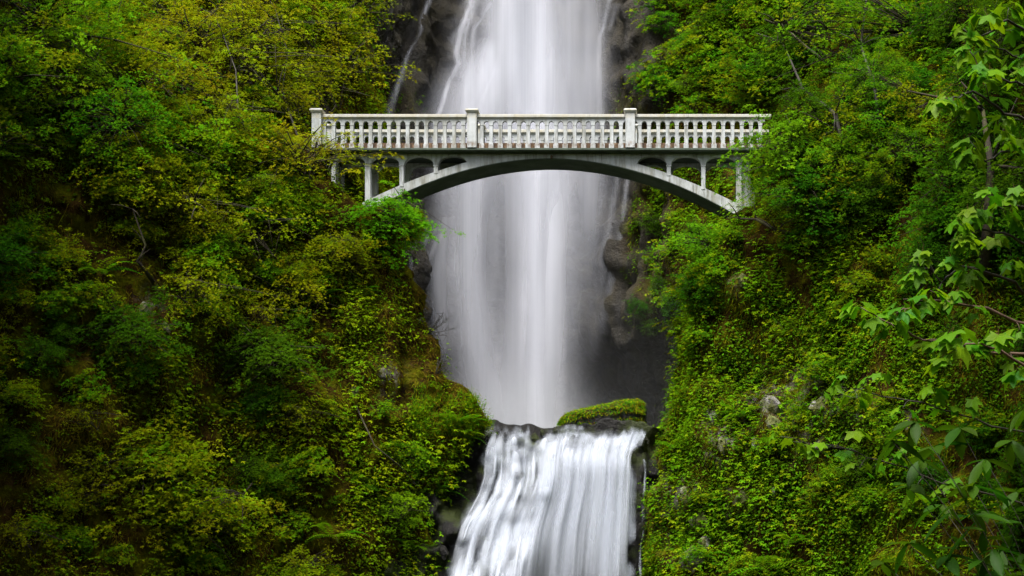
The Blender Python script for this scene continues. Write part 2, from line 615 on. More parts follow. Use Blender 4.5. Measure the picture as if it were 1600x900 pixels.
px_, py_, d_ = proj(P)
edge = fbm(P * 0.35, 77, 4)
lft = 1 - sstep(560, 625, px_ + (edge - 0.5) * 170 + (py_ - 90) * 0.18)
rgt = sstep(975, 1060, px_ + (edge - 0.5) * 190 + np.where(py_ > 330, (330 - py_) * 0.12, 0))
veg = np.maximum(lft, rgt * (1 - 0.75 * cave))
nrm = -grid_normals(P)
me = mesh_np('back_cliff', P.reshape(-1, 3), grid_faces(420, 270)[:, ::-1] if nrm[210, 100, 1] > 0 else grid_faces(420, 270), M_CLIFF, smooth=True,
             attrs={'veg': veg.ravel(), 'lichen': np.zeros(veg.size)})
tag(link('back_cliff', me), kind='structure')
if nrm[210, 100, 1] > 0: nrm = -nrm
SURF.append((P, nrm, veg, np.zeros_like(veg), 'back'))
for i in (0, 1):
    Pq, Nq, vq, lq, nm = SURF[i]
    if Nq[100, 60, 1] > 0: SURF[i] = (Pq, -Nq, vq, lq, nm)

allP = np.concatenate([s[0].reshape(-1, 3) for s in SURF])
allN = np.concatenate([s[1].reshape(-1, 3) for s in SURF])
apx, apy, ad = proj(allP)
_key = (np.floor(apx / 14).astype(int) + 500) * 4000 + np.floor(apy / 14).astype(int) + 1000
_order = np.argsort(_key, kind='stable')
_ks = _key[_order]


def surf_at(px, py):
    """nearest rock seen from the camera at a photo pixel"""
    best = None
    for dx in (-1, 0, 1):
        for dy in (-1, 0, 1):
            k = (int(px // 14) + dx + 500) * 4000 + int(py // 14) + dy + 1000
            a, b = np.searchsorted(_ks, k), np.searchsorted(_ks, k, 'right')
            idx = _order[a:b]
            if len(idx) == 0: continue
            m = np.hypot(apx[idx] - px, apy[idx] - py) < 13
            idx = idx[m]
            if len(idx) == 0: continue
            i = idx[np.argmin(ad[idx])]
            if best is None or ad[i] < ad[best]: best = i
    if best is None: return None
    return allP[best].copy(), allN[best].copy()


# ------------------------------------------------------------------ the lower fall: rock step, lip and water
LL = [(655, 752), (675, 757), (700, 752), (750, 750), (775, 742), (800, 728), (830, 712), (860, 703), (900, 694), (1000, 672), (1010, 670)]
RR = [(655, 1010), (675, 1009), (700, 1000), (720, 994), (780, 992), (900, 990), (1010, 986)]


def step_surface(u, py, off, rough):
    """u across 0..1 of the wet width, py photo row at d about 59; returns world point"""
    l = np.interp(py, [a for a, _ in LL], [b for _, b in LL])
    r = np.interp(py, [a for a, _ in RR], [b for _, b in RR])
    px = l + (r - l) * u
    z = CAM_Z + (VY - py) / 44
    drop = 8.55 - z
    z = z + (fbm(np.stack([px / 34, px * 0, px * 0], -1), 440, 3) - 0.5) * 0.55 * np.exp(-np.clip(drop, 0, None) * 1.1)      # notches in the lip
    # left half tumbles down boulders, right half drops clear
    k = sstep(0.40, 0.60, u)
    yl = -0.42 * drop - 0.10 * np.sin(drop * 2.1 + u * 9) * np.clip(drop, 0, 1)
    yr = -0.10 * drop - 0.55 * sstep(0.2, 1.6, drop)
    y = yl * (1 - k) + yr * k
    Q = np.stack([px / 26.0, py / 30.0, np.zeros_like(px)], -1)
    lump = np.maximum(0, fbm(Q, 401, 2) - 0.40) * 1.5
    lump2 = (fbm(Q * 2.2, 409, 2) - 0.5) * 0.10
    rip = (fbm(np.stack([u * 24, py / 260, np.zeros_like(u)], -1), 410, 3) - 0.5) * 0.4
    amp = np.clip(drop * 1.3 + 0.2, 0.15, 1)
    y = y - ((lump + lump2) * ((1 - k) * 0.75 + 0.10) * rough + rip * (0.45 + 0.55 * k)) * amp - off
    X = (px - VX) / 44 * (1 + (y) / 60)
    return np.stack([X, y, z], -1), px, drop, k


# rock under the water
uu, pp = np.meshgrid(np.linspace(-0.32, 1.28, 130), np.linspace(664, 1035, 130), indexing='ij')
P, px0, drop, k = step_surface(uu, pp, 0.0, 1.25)
outside = np.maximum(sstep(0.0, -0.15, uu), sstep(1.0, 1.08, uu))
P[..., 1] += (fbm(P * 1.1, 420, 4) - 0.5) * (0.5 + 0.8 * outside) + 0.25 + 0.5 * sstep(1.0, 1.12, uu)
back = P[:, :1] + np.array([0, 1, 0]) * np.linspace(2.6, 0.25, 8)[None, :, None]
back[..., 2] -= 0.03 + 0.5 * sstep(0.6, 2.6, np.linspace(2.6, 0.25, 8))[None]
P = np.concatenate([back, P], axis=1)
P[:, 5:10, 2] += 0.02 + np.maximum(0, fbm(P[:, 8:9] * np.array([1.7, 0, 0]), 431, 3) - 0.45) * 0.5
me = mesh_np('rock_step', P.reshape(-1, 3), grid_faces(*P.shape[:2])[:, ::-1], M_WET, smooth=True)
tag(link('rock_step', me), kind='structure')

lower = link('lower_waterfall', None)
tag(lower, kind='structure')


def gstrand(px, py, pts):
    """density of a thread of water given as (px,py,halfwidth,strength) down its run"""
    pts = sorted(pts, key=lambda t: t[1])
    ys = [p[1] for p in pts]
    cx = np.interp(py, ys, [p[0] for p in pts])
    hw = np.interp(py, ys, [p[2] for p in pts])
    st = np.interp(py, ys, [p[3] for p in pts])
    inside = (py >= ys[0] - 1) & (py <= ys[-1] + 1)
    return np.where(inside, st * np.exp(-np.abs((px - cx) / hw) ** 2.2), 0)


def layer_lower(name, off, su, sv, seed, gain, lo, hi, base, mask):
    u, py = np.meshgrid(np.linspace(-0.01, 1.01, 190), np.linspace(668, 1005, 170), indexing='ij')
    P, px, drop, k = step_surface(u, py, off, 0.4)
    P[..., 2] += 0.05
    d = base * np.ones_like(u)
    wob = (fbm(np.stack([px / 14, py / 30, u * 0], -1), seed + 5, 3) - 0.5)
    # ragged sides
    eL = (fbm(np.stack([u * 0, py / 26, u * 0], -1), 93, 3) - 0.5) * 0.09
    eR = (fbm(np.stack([u * 0, py / 30, u * 0 + 5], -1), 94, 3) - 0.5) * 0.13
    d *= sstep(0.0, 0.07, u + wob * 0.10 + eL) * sstep(0.0, 0.06, 1 - u + wob * 0.05 + eR)
    # rock showing through at the lip and between the falls
    for (hx, hy, rx, ry, s) in [(778, 692, 20, 14, 1), (768, 720, 10, 16, .6), (835, 689, 9, 12, 1), (845, 684, 8, 6, .9), (897, 700, 16, 14, .8), (925, 702, 8, 12, .6),
                                (838, 755, 16, 26, .55), (834, 815, 14, 60, .85), (842, 900, 14, 60, .85), (712, 842, 12, 26, 1), (730, 800, 12, 22, .6), (748, 785, 10, 18, .5), (735, 850, 16, 30, .55), (890, 677, 70, 3.5, .75),
                                (790, 745, 8, 22, .5), (772, 770, 8, 24, .45), (900, 850, 16, 90, .38), (948, 860, 12, 80, .35), (880, 870, 8, 70, .3), (975, 790, 6, 80, .4)]:
        q = ((px + wob * 12 - hx) / rx) ** 2 + ((py + wob * 14 - hy) / ry) ** 2
        d *= 1 - s * np.exp(-q ** 1.5)
    d *= 0.72 + 0.56 * fbm(np.stack([u * 26, py / 70, u * 0 + seed], -1), seed, 3)
    d *= sstep(671, 684, py + (fbm(np.stack([px / 30, py * 0, u * 0], -1), 91, 2) - 0.55) * 40 + (fbm(np.stack([px / 7, py * 0, u * 0], -1), 92, 2) - 0.5) * 20)
    d *= 1 - 0.40 * (1 - k)
    d *= 1 - 0.55 * (1 - 0.75 * k) * sstep(.52, .66, fbm(np.stack([px / 15, py / (17 + 40 * k), u * 0], -1), 450, 2))
    if mask == 'core':
        d *= sstep(0.42, 0.75, fbm(np.stack([u * 9, py / 130, u * 0], -1), seed + 8, 3) + 0.12)
    d = np.clip(d, 0, 0.995)
    U = np.stack([u + (0.10 * (py - 670) / 330) * (1 - k) * 0, (py - 670) / 330], -1)
    mat = falling_water_material(name + '_silk', su, sv, seed, gain, lo, hi)
    me = mesh_np(name, P.reshape(-1, 3), grid_faces(190, 170)[:, ::-1], mat, smooth=True, attrs={'dens': d.ravel()}, uv=U.reshape(-1, 2))
    o = link(name, me, lower)
    return o


layer_lower('water_sheet', 0.08, 34, 1.3, 3, 1.6, 0.20, 0.75, 0.52, 'all')
layer_lower('water_sheet', 0.26, 18, 0.8, 7, 1.5, 0.25, 0.75, 0.60, 'core')
layer_lower('water_sheet', 0.42, 40, 1.0, 13, 1.2, 0.35, 0.80, 0.50, 'core')

def lower_strands():
    """tongues of water that leap off the rock bumps and fan out as they fall"""
    r = np.random.default_rng(5)
    VV, FF, DD, UU = [], [], [], []
    nb = 0
    for q in range(250):
        left = q < 130
        top_ = left and q >= 100                                     # turbulent water just under the lip
        u0 = r.uniform(0.02, 0.50) if left else r.uniform(0.42, 0.985)
        p0 = 684 + (r.random() ** 0.9) * 230 if left else 676 + (r.random() ** 2.4) * 90
        ln_ = r.uniform(45, 150) if left else r.uniform(180, 330)
        w0 = r.choice([r.uniform(.006, .02), r.uniform(.02, .05)]) if left else r.choice([r.uniform(.006, .014), r.uniform(.03, .075)])
        if top_:
            u0, p0, ln_, w0 = r.uniform(.02, .96), r.uniform(676, 712), r.uniform(20, 60), r.uniform(.008, .03)
        w1 = w0 * (r.uniform(1.2, 2.0) if left else r.uniform(.9, 1.5))
        st = r.uniform(.2, .75) if left else r.uniform(.12, .5)
        a, t = np.meshgrid(np.linspace(-1, 1, 11), np.linspace(0, 1, 24), indexing='ij')
        w = w0 + (w1 - w0) * t ** .7
        bow = (r.random() - .5) * (.04 if left else .008)
        u = u0 + a * w + bow * t * t
        py = p0 + ln_ * t + (7 if left else 5) * a * a * min(1, w0 / .03)       # rounded heads
        py = np.clip(py, 668, 1004)
        u = u + np.minimum(0, .97 - u.max()) + np.maximum(0, .02 - u.min())
        Pw, _, _, _ = step_surface(u, py, 0.44 + .0012 * q, 0.4 if left else 0.05)
        leap = (0.14 if left else .06) * np.sqrt(np.clip(t, 0, 1)) * (1 - a * a * .8) * np.clip(1.25 - t, 0, 1) 
        Pw[..., 1] -= leap
        d = st * (1 - a * a) ** 1.3 * sstep(0, (.10 if left else .12) + .12 * (q % 3), t) * (1 - sstep(.35, 1, t))
        VV.append(Pw.reshape(-1, 3)); DD.append(d.ravel())
        UU.append(np.stack([a * w * 1.2 + q * .37, t * ln_ / 330 + q * .11], -1).reshape(-1, 2))
        FF.append(grid_faces(11, 24)[:, ::-1] + nb)
        nb += 11 * 24
    mat = falling_water_material('strand_silk', 55, 1.3, 4, 1.6, 0.12, 0.75, (0.63, 0.67, 0.745), 0.45)
    me_ = mesh_np('water_strands', np.concatenate(VV), np.concatenate(FF), mat, smooth=True, attrs={'dens': np.clip(np.concatenate(DD), 0, .97)}, uv=np.concatenate(UU))
    o_ = link('water_strands', me_, lower)
    o_['kind'] = 'stuff'


lower_strands()

# thin run of water on the wet rock at the right
u_, v_ = np.meshgrid(np.linspace(-1, 1, 9), np.linspace(0, 1, 90), indexing='ij')
rx = np.interp(v_, [0, .2, .5, .8, 1], [1008, 1009, 1005, 1001, 999]) + 1.5 * np.sin(v_ * 19)
rw = 1.6 + 2.2 * fbm(np.stack([v_ * 14, v_ * 0, v_ * 0], -1), 8, 2)
rpy = 722 + v_ * 260
Pz = CAM_Z + (VY - rpy) / 44
Pr = np.stack([(rx + u_ * rw - VX) / 44, -0.30 - 0.10 * (8.55 - Pz) - 0.06 * (1 - u_ ** 2) - 0.55, Pz], -1)
dn = np.clip((1 - u_ ** 2) * (0.10 + 1.5 * (fbm(np.stack([v_ * 18, u_ * 1.0, v_ * 0], -1), 19, 3) - 0.42)), 0, 0.6)
link('side_trickle', mesh_np('side_trickle', Pr.reshape(-1, 3), grid_faces(9, 90)[:, ::-1], falling_water_material('trickle_silk', 2, 12, 2, 1.3), smooth=True, attrs={'dens': dn.ravel()},
     uv=np.stack([u_ * .5 + .5, v_], -1).reshape(-1, 2)), lower)

# ------------------------------------------------------------------ upper pool and upper fall
me = mesh_np('upper_pool', np.array([(-20, 0.9, 8.42), (8, 0.9, 8.42), (8, 30, 8.42), (-20, 30, 8.42)]), np.array([[0, 1, 2, 3]]), M_POOL)
tag(link('upper_pool', me), kind='structure')

upper = link('upper_waterfall', None)
tag(upper, kind='structure')
UD = 80.6
STR = [
    # the main shaft
    [(822, -120, 62, .97), (826, 0, 60, .97), (836, 120, 66, .96), (842, 200, 62, .96), (846, 300, 52, .92), (848, 420, 44, .86), (842, 560, 46, .78), (838, 690, 50, .70)],
    [(880, -120, 44, .70), (884, 0, 46, .66), (894, 120, 42, .66), (896, 220, 34, .66), (896, 300, 26, .62), (892, 420, 18, .40), (880, 560, 18, .1)],
    # veil that leaps out to the left
    [(790, -120, 24, .8), (792, 0, 24, .8), (790, 60, 26, .84), (778, 85, 34, .86), (766, 110, 44, .88), (752, 140, 50, .86), (744, 175, 54, .82), (732, 260, 44, .80), (730, 340, 34, .78), (730, 420, 30, .78), (742, 520, 30, .74), (762, 620, 28, .60), (768, 690, 30, .55)],
    [(790, 60, 40, .5), (785, 150, 50, .55), (785, 300, 40, .50), (788, 450, 40, .50), (795, 600, 40, .55), (796, 690, 40, .55)],
    # left rivulet round the dark knob
    [(742, -60, 7, .7), (734, 10, 5, .8), (722, 40, 4, .8), (714, 80, 4.5, .95), (716, 100, 4, .8), (703, 125, 3.5, .9), (692, 160, 3.5, .9), (682, 185, 4, .8), (672, 235, 6, .5)],
    [(748, -10, 5, .5), (729, 45, 3.5, .6), (724, 90, 5, .5), (718, 120, 8, .3)],
    [(728, 30, 4, .5), (708, 60, 6, .4), (706, 90, 6, .3)],
    [(768, 5, 5, .7), (758, 18, 4, .7), (750, 34, 3.2, .7), (741, 45, 3, .6), (737, 75, 3, .3)],
    [(722, 30, 22, .15), (712, 90, 16, .18), (700, 150, 24, .30), (690, 230, 30, .35)],
    # far left thread
    [(680, -40, 4, .8), (670, 5, 3.6, .95), (660, 30, 3.2, .95), (657, 52, 2.8, .6), (652, 62, 2, .2), (641, 78, 2.4, .9), (637, 86, 3.2, .97), (631, 105, 3.4, .95), (624, 125, 4.5, .9), (617, 145, 5, .8), (608, 172, 6, .7), (597, 262, 7, .6), (592, 290, 6, .7), (588, 320, 6, .5)],
    [(565, 250, 3, .3), (559, 280, 2.5, .5), (555, 310, 3, .3)],
    # ragged right edge
    [(958, -60, 7, .3), (950, 10, 4, .45), (942, 45, 3, .6), (936, 60, 3, .6), (934, 100, 4, .4), (937, 180, 6, .3)],
    [(924, -100, 26, .38), (922, 50, 24, .38), (924, 180, 22, .42), (922, 300, 20, .5), (920, 400, 14, .3), (916, 500, 10, .05)],
    [(965, 5, 8, .3), (955, 35, 3, .45), (950, 48, 2.5, .3)],
    [(988, 230, 5, .3), (980, 285, 3.4, .6), (974, 330, 3.5, .6), (966, 390, 4.5, .5), (952, 450, 6, .4), (938, 520, 7, .12)],
    [(968, 260, 7, .35), (957, 320, 5, .4), (945, 390, 6, .38), (935, 460, 8, .22), (925, 560, 9, .02)],
    [(905, 250, 7, .5), (909, 330, 6, .45), (904, 420, 8, .25), (900, 520, 8, .05)],
    # faint veils that drift out to both sides below the bridge
    [(692, 270, 26, .18), (680, 340, 26, .26), (676, 400, 28, .36), (690, 480, 28, .42), (714, 560, 26, .42), (738, 640, 24, .34), (748, 700, 24, .3)],
    [(935, 230, 30, .20), (940, 320, 30, .32), (936, 420, 28, .24), (925, 500, 22, .12), (915, 580, 16, 0)],
    # lacy spill at the lower left
    [(684, 355, 5, .2), (668, 372, 6, .6), (655, 392, 5, .65), (646, 405, 5, .7), (642, 440, 5, .25)],
    [(690, 365, 6, .4), (678, 385, 5, .55), (668, 410, 5, .55), (664, 440, 6, .3), (660, 520, 9, .1)],
    [(700, 340, 10, .35), (692, 390, 9, .5), (686, 430, 10, .42), (694, 520, 12, .25), (714, 600, 12, .10)],
]

_w = np.random.default_rng(31)
WISP0 = len(STR)
for _ in range(34):
    x0_, y0_ = _w.uniform(735, 925), _w.uniform(-100, 420)
    ln_ = _w.uniform(70, 240)
    dr_ = _w.normal() * 9 - (14 if x0_ < 790 and y0_ < 150 else 0)
    hw_, st_ = _w.uniform(2.5, 9), _w.uniform(.2, .6) * (1 if y0_ < 250 else .55)
    if y0_ > 250: x0_ = 700 + (x0_ - 735) * .95
    STR.append([(x0_, y0_, hw_ * .6, 0.0), (x0_ + dr_ * .2, y0_ + ln_ * .25, hw_ * .8, st_), (x0_ + dr_ * .6, y0_ + ln_ * .6, hw_ * 1.2, st_ * .8), (x0_ + dr_, y0_ + ln_, hw_ * 1.8, 0.0)])


def layer_upper(name, dep, su, sv, seed, gain, lo, hi, pick, scale):
    px, py = np.meshgrid(np.linspace(545, 1005, 260), np.linspace(-130, 700, 250), indexing='ij')
    D = np.ones_like(px)
    jit = (fbm(np.stack([px / 30, py / 60, px * 0], -1), seed, 3) - 0.5)
    for i, s in enumerate(STR):
        if (pick is not None and i not in pick) or (pick is None and i >= WISP0): continue
        g = gstrand(px + jit * (7 if s[0][2] > 12 else 3.5), py, s)
        if max(q[2] for q in s) < 9.5: g = g * np.clip(0.15 + 1.25 * fbm(np.stack([px / 5, py / 20, px * 0 + i], -1), seed + 40, 3), 0, 1)
        D *= 1 - np.clip(g * scale, 0, .985)
    d = np.clip(1 - D, 0, 0.985)
    wide = fbm(np.stack([px / 30, py / 500, px * 0 + seed], -1), seed + 3, 3)
    d = d * (0.30 + 1.25 * wide)
    d = np.clip(d, 0, 0.985)
    dd = dep + 0.35 * np.sin(px / 37 + seed) + (fbm(np.stack([px / 40, py / 300, px * 0], -1), seed + 4, 2) - 0.5) * 1.2
    # thin threads cling nearer to the rock, which comes forward at the left
    dd = dd - 3.0 * sstep(690, 600, px) + 0.0
    X = (px - VX) / F * dd
    Z = CAM_Z + (VY - py) / F * dd
    P = np.stack([X, dd + CAM_Y, Z], -1)
    mat = falling_water_material(name + '_silk', su, sv, seed, gain, lo, hi, (0.76, 0.77, 0.84), 0.65)
    U = np.stack([(px - 545) / 460, (py + 130) / 830], -1)
    me = mesh_np(name, P.reshape(-1, 3), grid_faces(260, 250)[:, ::-1], mat, smooth=True, attrs={'dens': d.ravel()}, uv=U.reshape(-1, 2))
    return link(name, me, upper)


layer_upper('water_curtain', UD, 20, 0.8, 21, 1.2, 0.05, 0.80, None, 0.66)
layer_upper('water_curtain', UD - 0.9, 13, 0.5, 25, 1.2, 0.10, 0.80, (0, 2), 0.70)
layer_upper('water_curtain', UD - 1.6, 34, 0.9, 29, 1.0, 0.22, 0.85, (0, 2, 4, 5, 11) + tuple(range(WISP0, len(STR))), 0.60)

# ------------------------------------------------------------------ mossy boulder on the lip
def boulder():
    px = lambda p: (p - VX) / F * 61.2
    pz = lambda p: CAM_Z + (VY - p) / F * 61.2
    prof = [(874, 660, 677), (884, 648, 677), (910, 640, 677), (945, 633, 677), (975, 627, 677), (992, 625, 677), (1004, 628, 678), (1010, 640, 678)]
    nu, nv = 60, 40
    a = np.linspace(0, 1, nu)
    pxs = np.interp(a, np.linspace(0, 1, 8), [p[0] for p in prof])
    tops = np.interp(pxs, [p[0] for p in prof], [p[1] for p in prof])
    t = np.linspace(0, 2 * math.pi, nv, endpoint=False)
    P = np.zeros((nu, nv, 3))
    zt, zb = pz(tops), np.full(nu, pz(690))
    hy = 0.75 * np.sqrt(np.clip(np.sin(np.clip(a, 0.02, 0.985) * math.pi), 0.15, 1))
    sq = lambda v, e: np.sign(v) * np.abs(v) ** e
    P[..., 0] = px(pxs)[:, None]
    P[..., 1] = 1.35 + hy[:, None] * sq(np.cos(t), 0.45)[None]
    P[..., 2] = ((zt + zb) / 2)[:, None] + ((zt - zb) / 2)[:, None] * sq(np.sin(t), 0.45)[None]
    P += ((np.round(fbm(P * 1.6, 71, 3) * 7) / 7 - 0.5) * 0.26)[..., None] * np.array([0.2, 1, 0.5])
    i = np.arange(nu * nv).reshape(nu, nv)
    i2 = np.roll(i, -1, axis=1)
    f = np.stack([i[:-1], i2[:-1], i2[1:], i[1:]], -1).reshape(-1, 4)
    V = np.concatenate([P.reshape(-1, 3), P[:1].mean(1), P[-1:].mean(1)])
    f = np.concatenate([f, np.stack([i[0], np.full(nv, nu * nv), np.full(nv, nu * nv), i2[0]], -1)[:, [0, 1, 3, 3]] * 0 + np.stack([i[0], np.full(nv, nu * nv), i2[0], i2[0]], -1)])
    return V, f, P


V, f, BP = boulder()
nq = 59 * 40
me = bpy.data.meshes.new('boulder')
faces = [tuple(q) for q in f[:nq]]
faces += [tuple(range(39, -1, -1)), tuple(range(59 * 40, 60 * 40))]
me.from_pydata([tuple(v) for v in V[:-2]], [], faces)
me.materials.append(M_WET)
me.polygons.foreach_set('use_smooth', [True] * len(me.polygons))
rock = link('boulder', None, loc=(float(V[:, 0].mean()), 1.35, 8.3))
tag(rock, 'wedge-shaped boulder with a green moss top on the lip of the lower fall', 'boulder')
b_ = link('stone', me, rock); b_.matrix_parent_inverse = rock.matrix_world.inverted(); b_.location = -rock.location
BOULDER = rock

# ------------------------------------------------------------------ the footbridge
BX = lambda px, y=0.0: (px - VX) / F * (60 + y)
BZ = lambda py, y=0.0: CAM_Z + (VY - py) / F * (60 + y)
bridge = link('arch_footbridge', None, loc=(BX(861), 1.0, BZ(330)))
tag(bridge, 'white concrete arch footbridge with arcaded railings spanning the gorge before the upper fall', 'bridge')


def bpart(name, B, mat, parent=None, smooth=False, bev=0.0):
    """mesh in world coordinates, put under the bridge"""
    me = B.mesh(name, mat, smooth) if isinstance(B, Box) else B
    o = link(name, me, parent or bridge)
    o.location = -bridge.location if parent is None else (0, 0, 0)
    if bev:
        md = o.modifiers.new('bevel', 'BEVEL'); md.width = bev; md.segments = 2; md.limit_method = 'ANGLE'
    return o


X0, X1 = BX(489), BX(1206)
YN, YF = 0.0, 1.87          # fronts of the near and far railings
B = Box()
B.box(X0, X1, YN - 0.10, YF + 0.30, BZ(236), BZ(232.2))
bpart('deck', B, M_SHADED, bev=0.02)  # shade of the overhang is painted into the deck and cornice colour
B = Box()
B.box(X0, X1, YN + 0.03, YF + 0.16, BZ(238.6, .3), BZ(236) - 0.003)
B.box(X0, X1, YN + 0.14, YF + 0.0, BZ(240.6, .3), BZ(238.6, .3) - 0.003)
bpart('cornice', B, M_SHADED)

# arch barrel: circular ring
AY0, AY1 = 0.26, 1.74
acx = 858
intr = lambda px: 247.0 + 85.0 * np.abs((px - acx) / 292.0) ** 1.92
extr = lambda px: np.maximum(240.6, 232.5 + 0 * px + 80.0 * np.abs((px - acx) / 287.0) ** 1.80 + 2.0)
pxs = np.linspace(566, 1166, 120)
B = Box()
dx = lambda px: np.sign(px - acx) * 6 * np.abs((px - acx) / 290) ** 2
top = [(BX(p, AY0), BZ(extr(p), AY0)) for p in pxs]
bot = [(BX(p - dx(p), AY0), BZ(intr(p), AY0)) for p in pxs]
B.strip(top, bot, AY0, AY1)
bpart('arch_barrel', B, M_CONC)

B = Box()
B.strip([(x_, z_ - 0.002) for x_, z_ in bot], [(x_, z_ - 0.03) for x_, z_ in bot], AY0 + 0.015, AY1 - 0.015)  # thin dark layer that paints shade onto the arch's underside
bpart('arch_soffit_shade', B, M_SHADED)

COLS_L, COLS_R = [521, 574.5, 627.5, 681], [1045, 1099, 1154.5, 1206]


def spandrel(yb0, yb1, near):
    for cols in (COLS_L, COLS_R):
        for c in cols:
            w = 3.3 if c not in (574.5, 1154.5) else 4.2
            p = c
            zb = BZ(extr(np.float64(p)), AY0) - 0.08 if 570 < c < 1160 else BZ(330)
            B = Box()
            B.box(BX(p - w, AY0), BX(p + w, AY0), yb0 - 0.03, yb1 + 0.03, zb, BZ(259, AY0))
            B.box(BX(p - w - 1.0, AY0), BX(p + w + 1.0, AY0), yb0 - 0.045, yb1 + 0.045, BZ(260.2, AY0), BZ(258.2, AY0))
            bpart('spandrel_column', B, M_CONC, bev=0.015)
    bays = [(521, 574.5), (574.5, 627.5), (627.5, 681), (681, 731), (992, 1045), (1045, 1099), (1099, 1154.5), (1154.5, 1206)]
    for a, c in bays:
        wa = 3.3
        xs = np.concatenate([[a, a + wa], np.linspace(a + wa + 0.01, c - wa - 0.01, 26), [c - wa, c]])
        if a == 681: xs = np.linspace(a, c, 30)
        if c == 1045: xs = np.linspace(a, c, 30)
        mid, hw = (a + c) / 2, (c - a) / 2 - wa
        if a == 681: mid, hw = 681 + 26.5, 23.2
        if c == 1045: mid, hw = 1045 - 26.5, 23.2
        top_, bot_ = [], []
        for p in xs:
            q = (p - mid) / hw
            e = 258.5 - 15.2 * math.sqrt(max(0, 1 - q * q)) ** 0.9
            ex = float(extr(np.float64(p))) + 0.6 if 570 < p < 1160 else 400
            e = min(e, ex) if not (hw and abs(q) < 1 and e < ex) else e
            if e > ex: e = ex
            top_.append((BX(p, AY0), BZ(240.8, AY0)))
            bot_.append((BX(p, AY0), BZ(max(e, 241.2), AY0)))
        B = Box()
        B.strip(top_, bot_, yb0, yb1)
        bpart('spandrel_arch', B, M_CONC)


spandrel(AY0 + 0.012, AY0 + 0.27, True)
spandrel(AY1 - 0.27, AY1 - 0.012, False)
for yb0, yb1 in ((AY0 + 0.006, AY0 + 0.27), (AY1 - 0.27, AY1 - 0.006)):
    for a, c in ((731, 861), (861, 992)):
        xs = np.linspace(a, c, 30)
        B = Box()
        B.strip([(BX(p, AY0), BZ(240.8, AY0)) for p in xs], [(BX(p, AY0), BZ(max(float(extr(np.float64(p))) + 0.6, 241.2), AY0)) for p in xs], yb0, yb1)
        bpart('spandrel_wall', B, M_CONC)
# a small drain spout pokes out there
B = Box()
B.tube([(BX(861), AY0 + 0.1, BZ(241.8)), (BX(861), AY0 - 0.10, BZ(242.2)), (BX(861), AY0 - 0.12, BZ(246))], [0.045, 0.045, 0.04], 8)
bpart('drain_spout', B, M_GRIME)
# abutments
for p0, p1 in ((486, 521), (1158, 1212)):
    B = Box()
    B.box(BX(p0), BX(p1) - 0.05, AY0 + 0.2, AY1 - 0.2, BZ(345), BZ(243))
    bpart('abutment', B, M_CONC)

PITCH = 14.5


def baluster_mesh():
    """post with half an arch sprouting from each side of its head; x centred, z from BZ(231) up"""
    h = PITCH / 2 / 44 - 0.0015
    w = 2.75 / 44
    zt, zs, zc = BZ(185.2), BZ(194.5), BZ(188.8)
    zb = BZ(231.4)
    B = Box()
    y0, y1 = 0.035, 0.165
    n = 7
    for sx in (-1, 1):
        xs = [w + (h - w) * i / n for i in range(n + 1)]
        top_ = [(sx * 0.0, zt)] + [(sx * x, zt) for x in xs]
        r = h - w
        bot_ = [(0, zs)] + [(sx * x, zs + (zc - zs) * math.sqrt(max(0, 1 - ((h - x) / r) ** 2))) for x in xs]
        if sx < 0: top_, bot_ = top_[::-1], bot_[::-1]
        B.strip(top_, bot_, y0, y1)
    B.box(-w, w, y0 - 0.004, y1 + 0.004, zb, zs + 0.02)
    B.box(-w - 0.010, w + 0.010, y0 - 0.014, y1 + 0.014, zs - 0.02, zs + 0.012)       # cap block
    B.box(-w - 0.028, w + 0.028, y0 - 0.06, y1 + 0.03, zb, BZ(225.2))             # foot block
    B.box(-w - 0.014, w + 0.014, y0 - 0.03, y1 + 0.02, BZ(225.2), BZ(223.6))
    return B.mesh('baluster', M_CONC)


BAL = baluster_mesh()


def newel_mesh():
    B = Box()
    w = 7.4 / 44
    B.box(-w, w, -0.13, 0.27, BZ(232), BZ(177.2))
    B.box(-w - 0.03, w + 0.03, -0.16, 0.30, BZ(177.2), BZ(175.6))
    b0 = len(B.v)
    cw = 10.2 / 44
    for (k, zz_) in ((0.86, 175.7), (1.0, 175.0), (1.0, 172.9), (0.82, 171.2), (0.45, 170.0)):
        B.v += [(-cw * k, 0.07 - 0.27 * k, BZ(zz_)), (cw * k, 0.07 - 0.27 * k, BZ(zz_)), (cw * k, 0.07 + 0.27 * k, BZ(zz_)), (-cw * k, 0.07 + 0.27 * k, BZ(zz_))]
    for i in range(4):
        for k in range(4):
            a, c = b0 + 4 * i + k, b0 + 4 * i + (k + 1) % 4
            B.f.append((a, c, c + 4, a + 4))
    B.f += [(b0 + 16, b0 + 17, b0 + 18, b0 + 19), (b0 + 3, b0 + 2, b0 + 1, b0)]
    return B.mesh('newel_post', M_CONC)


NEW = newel_mesh()


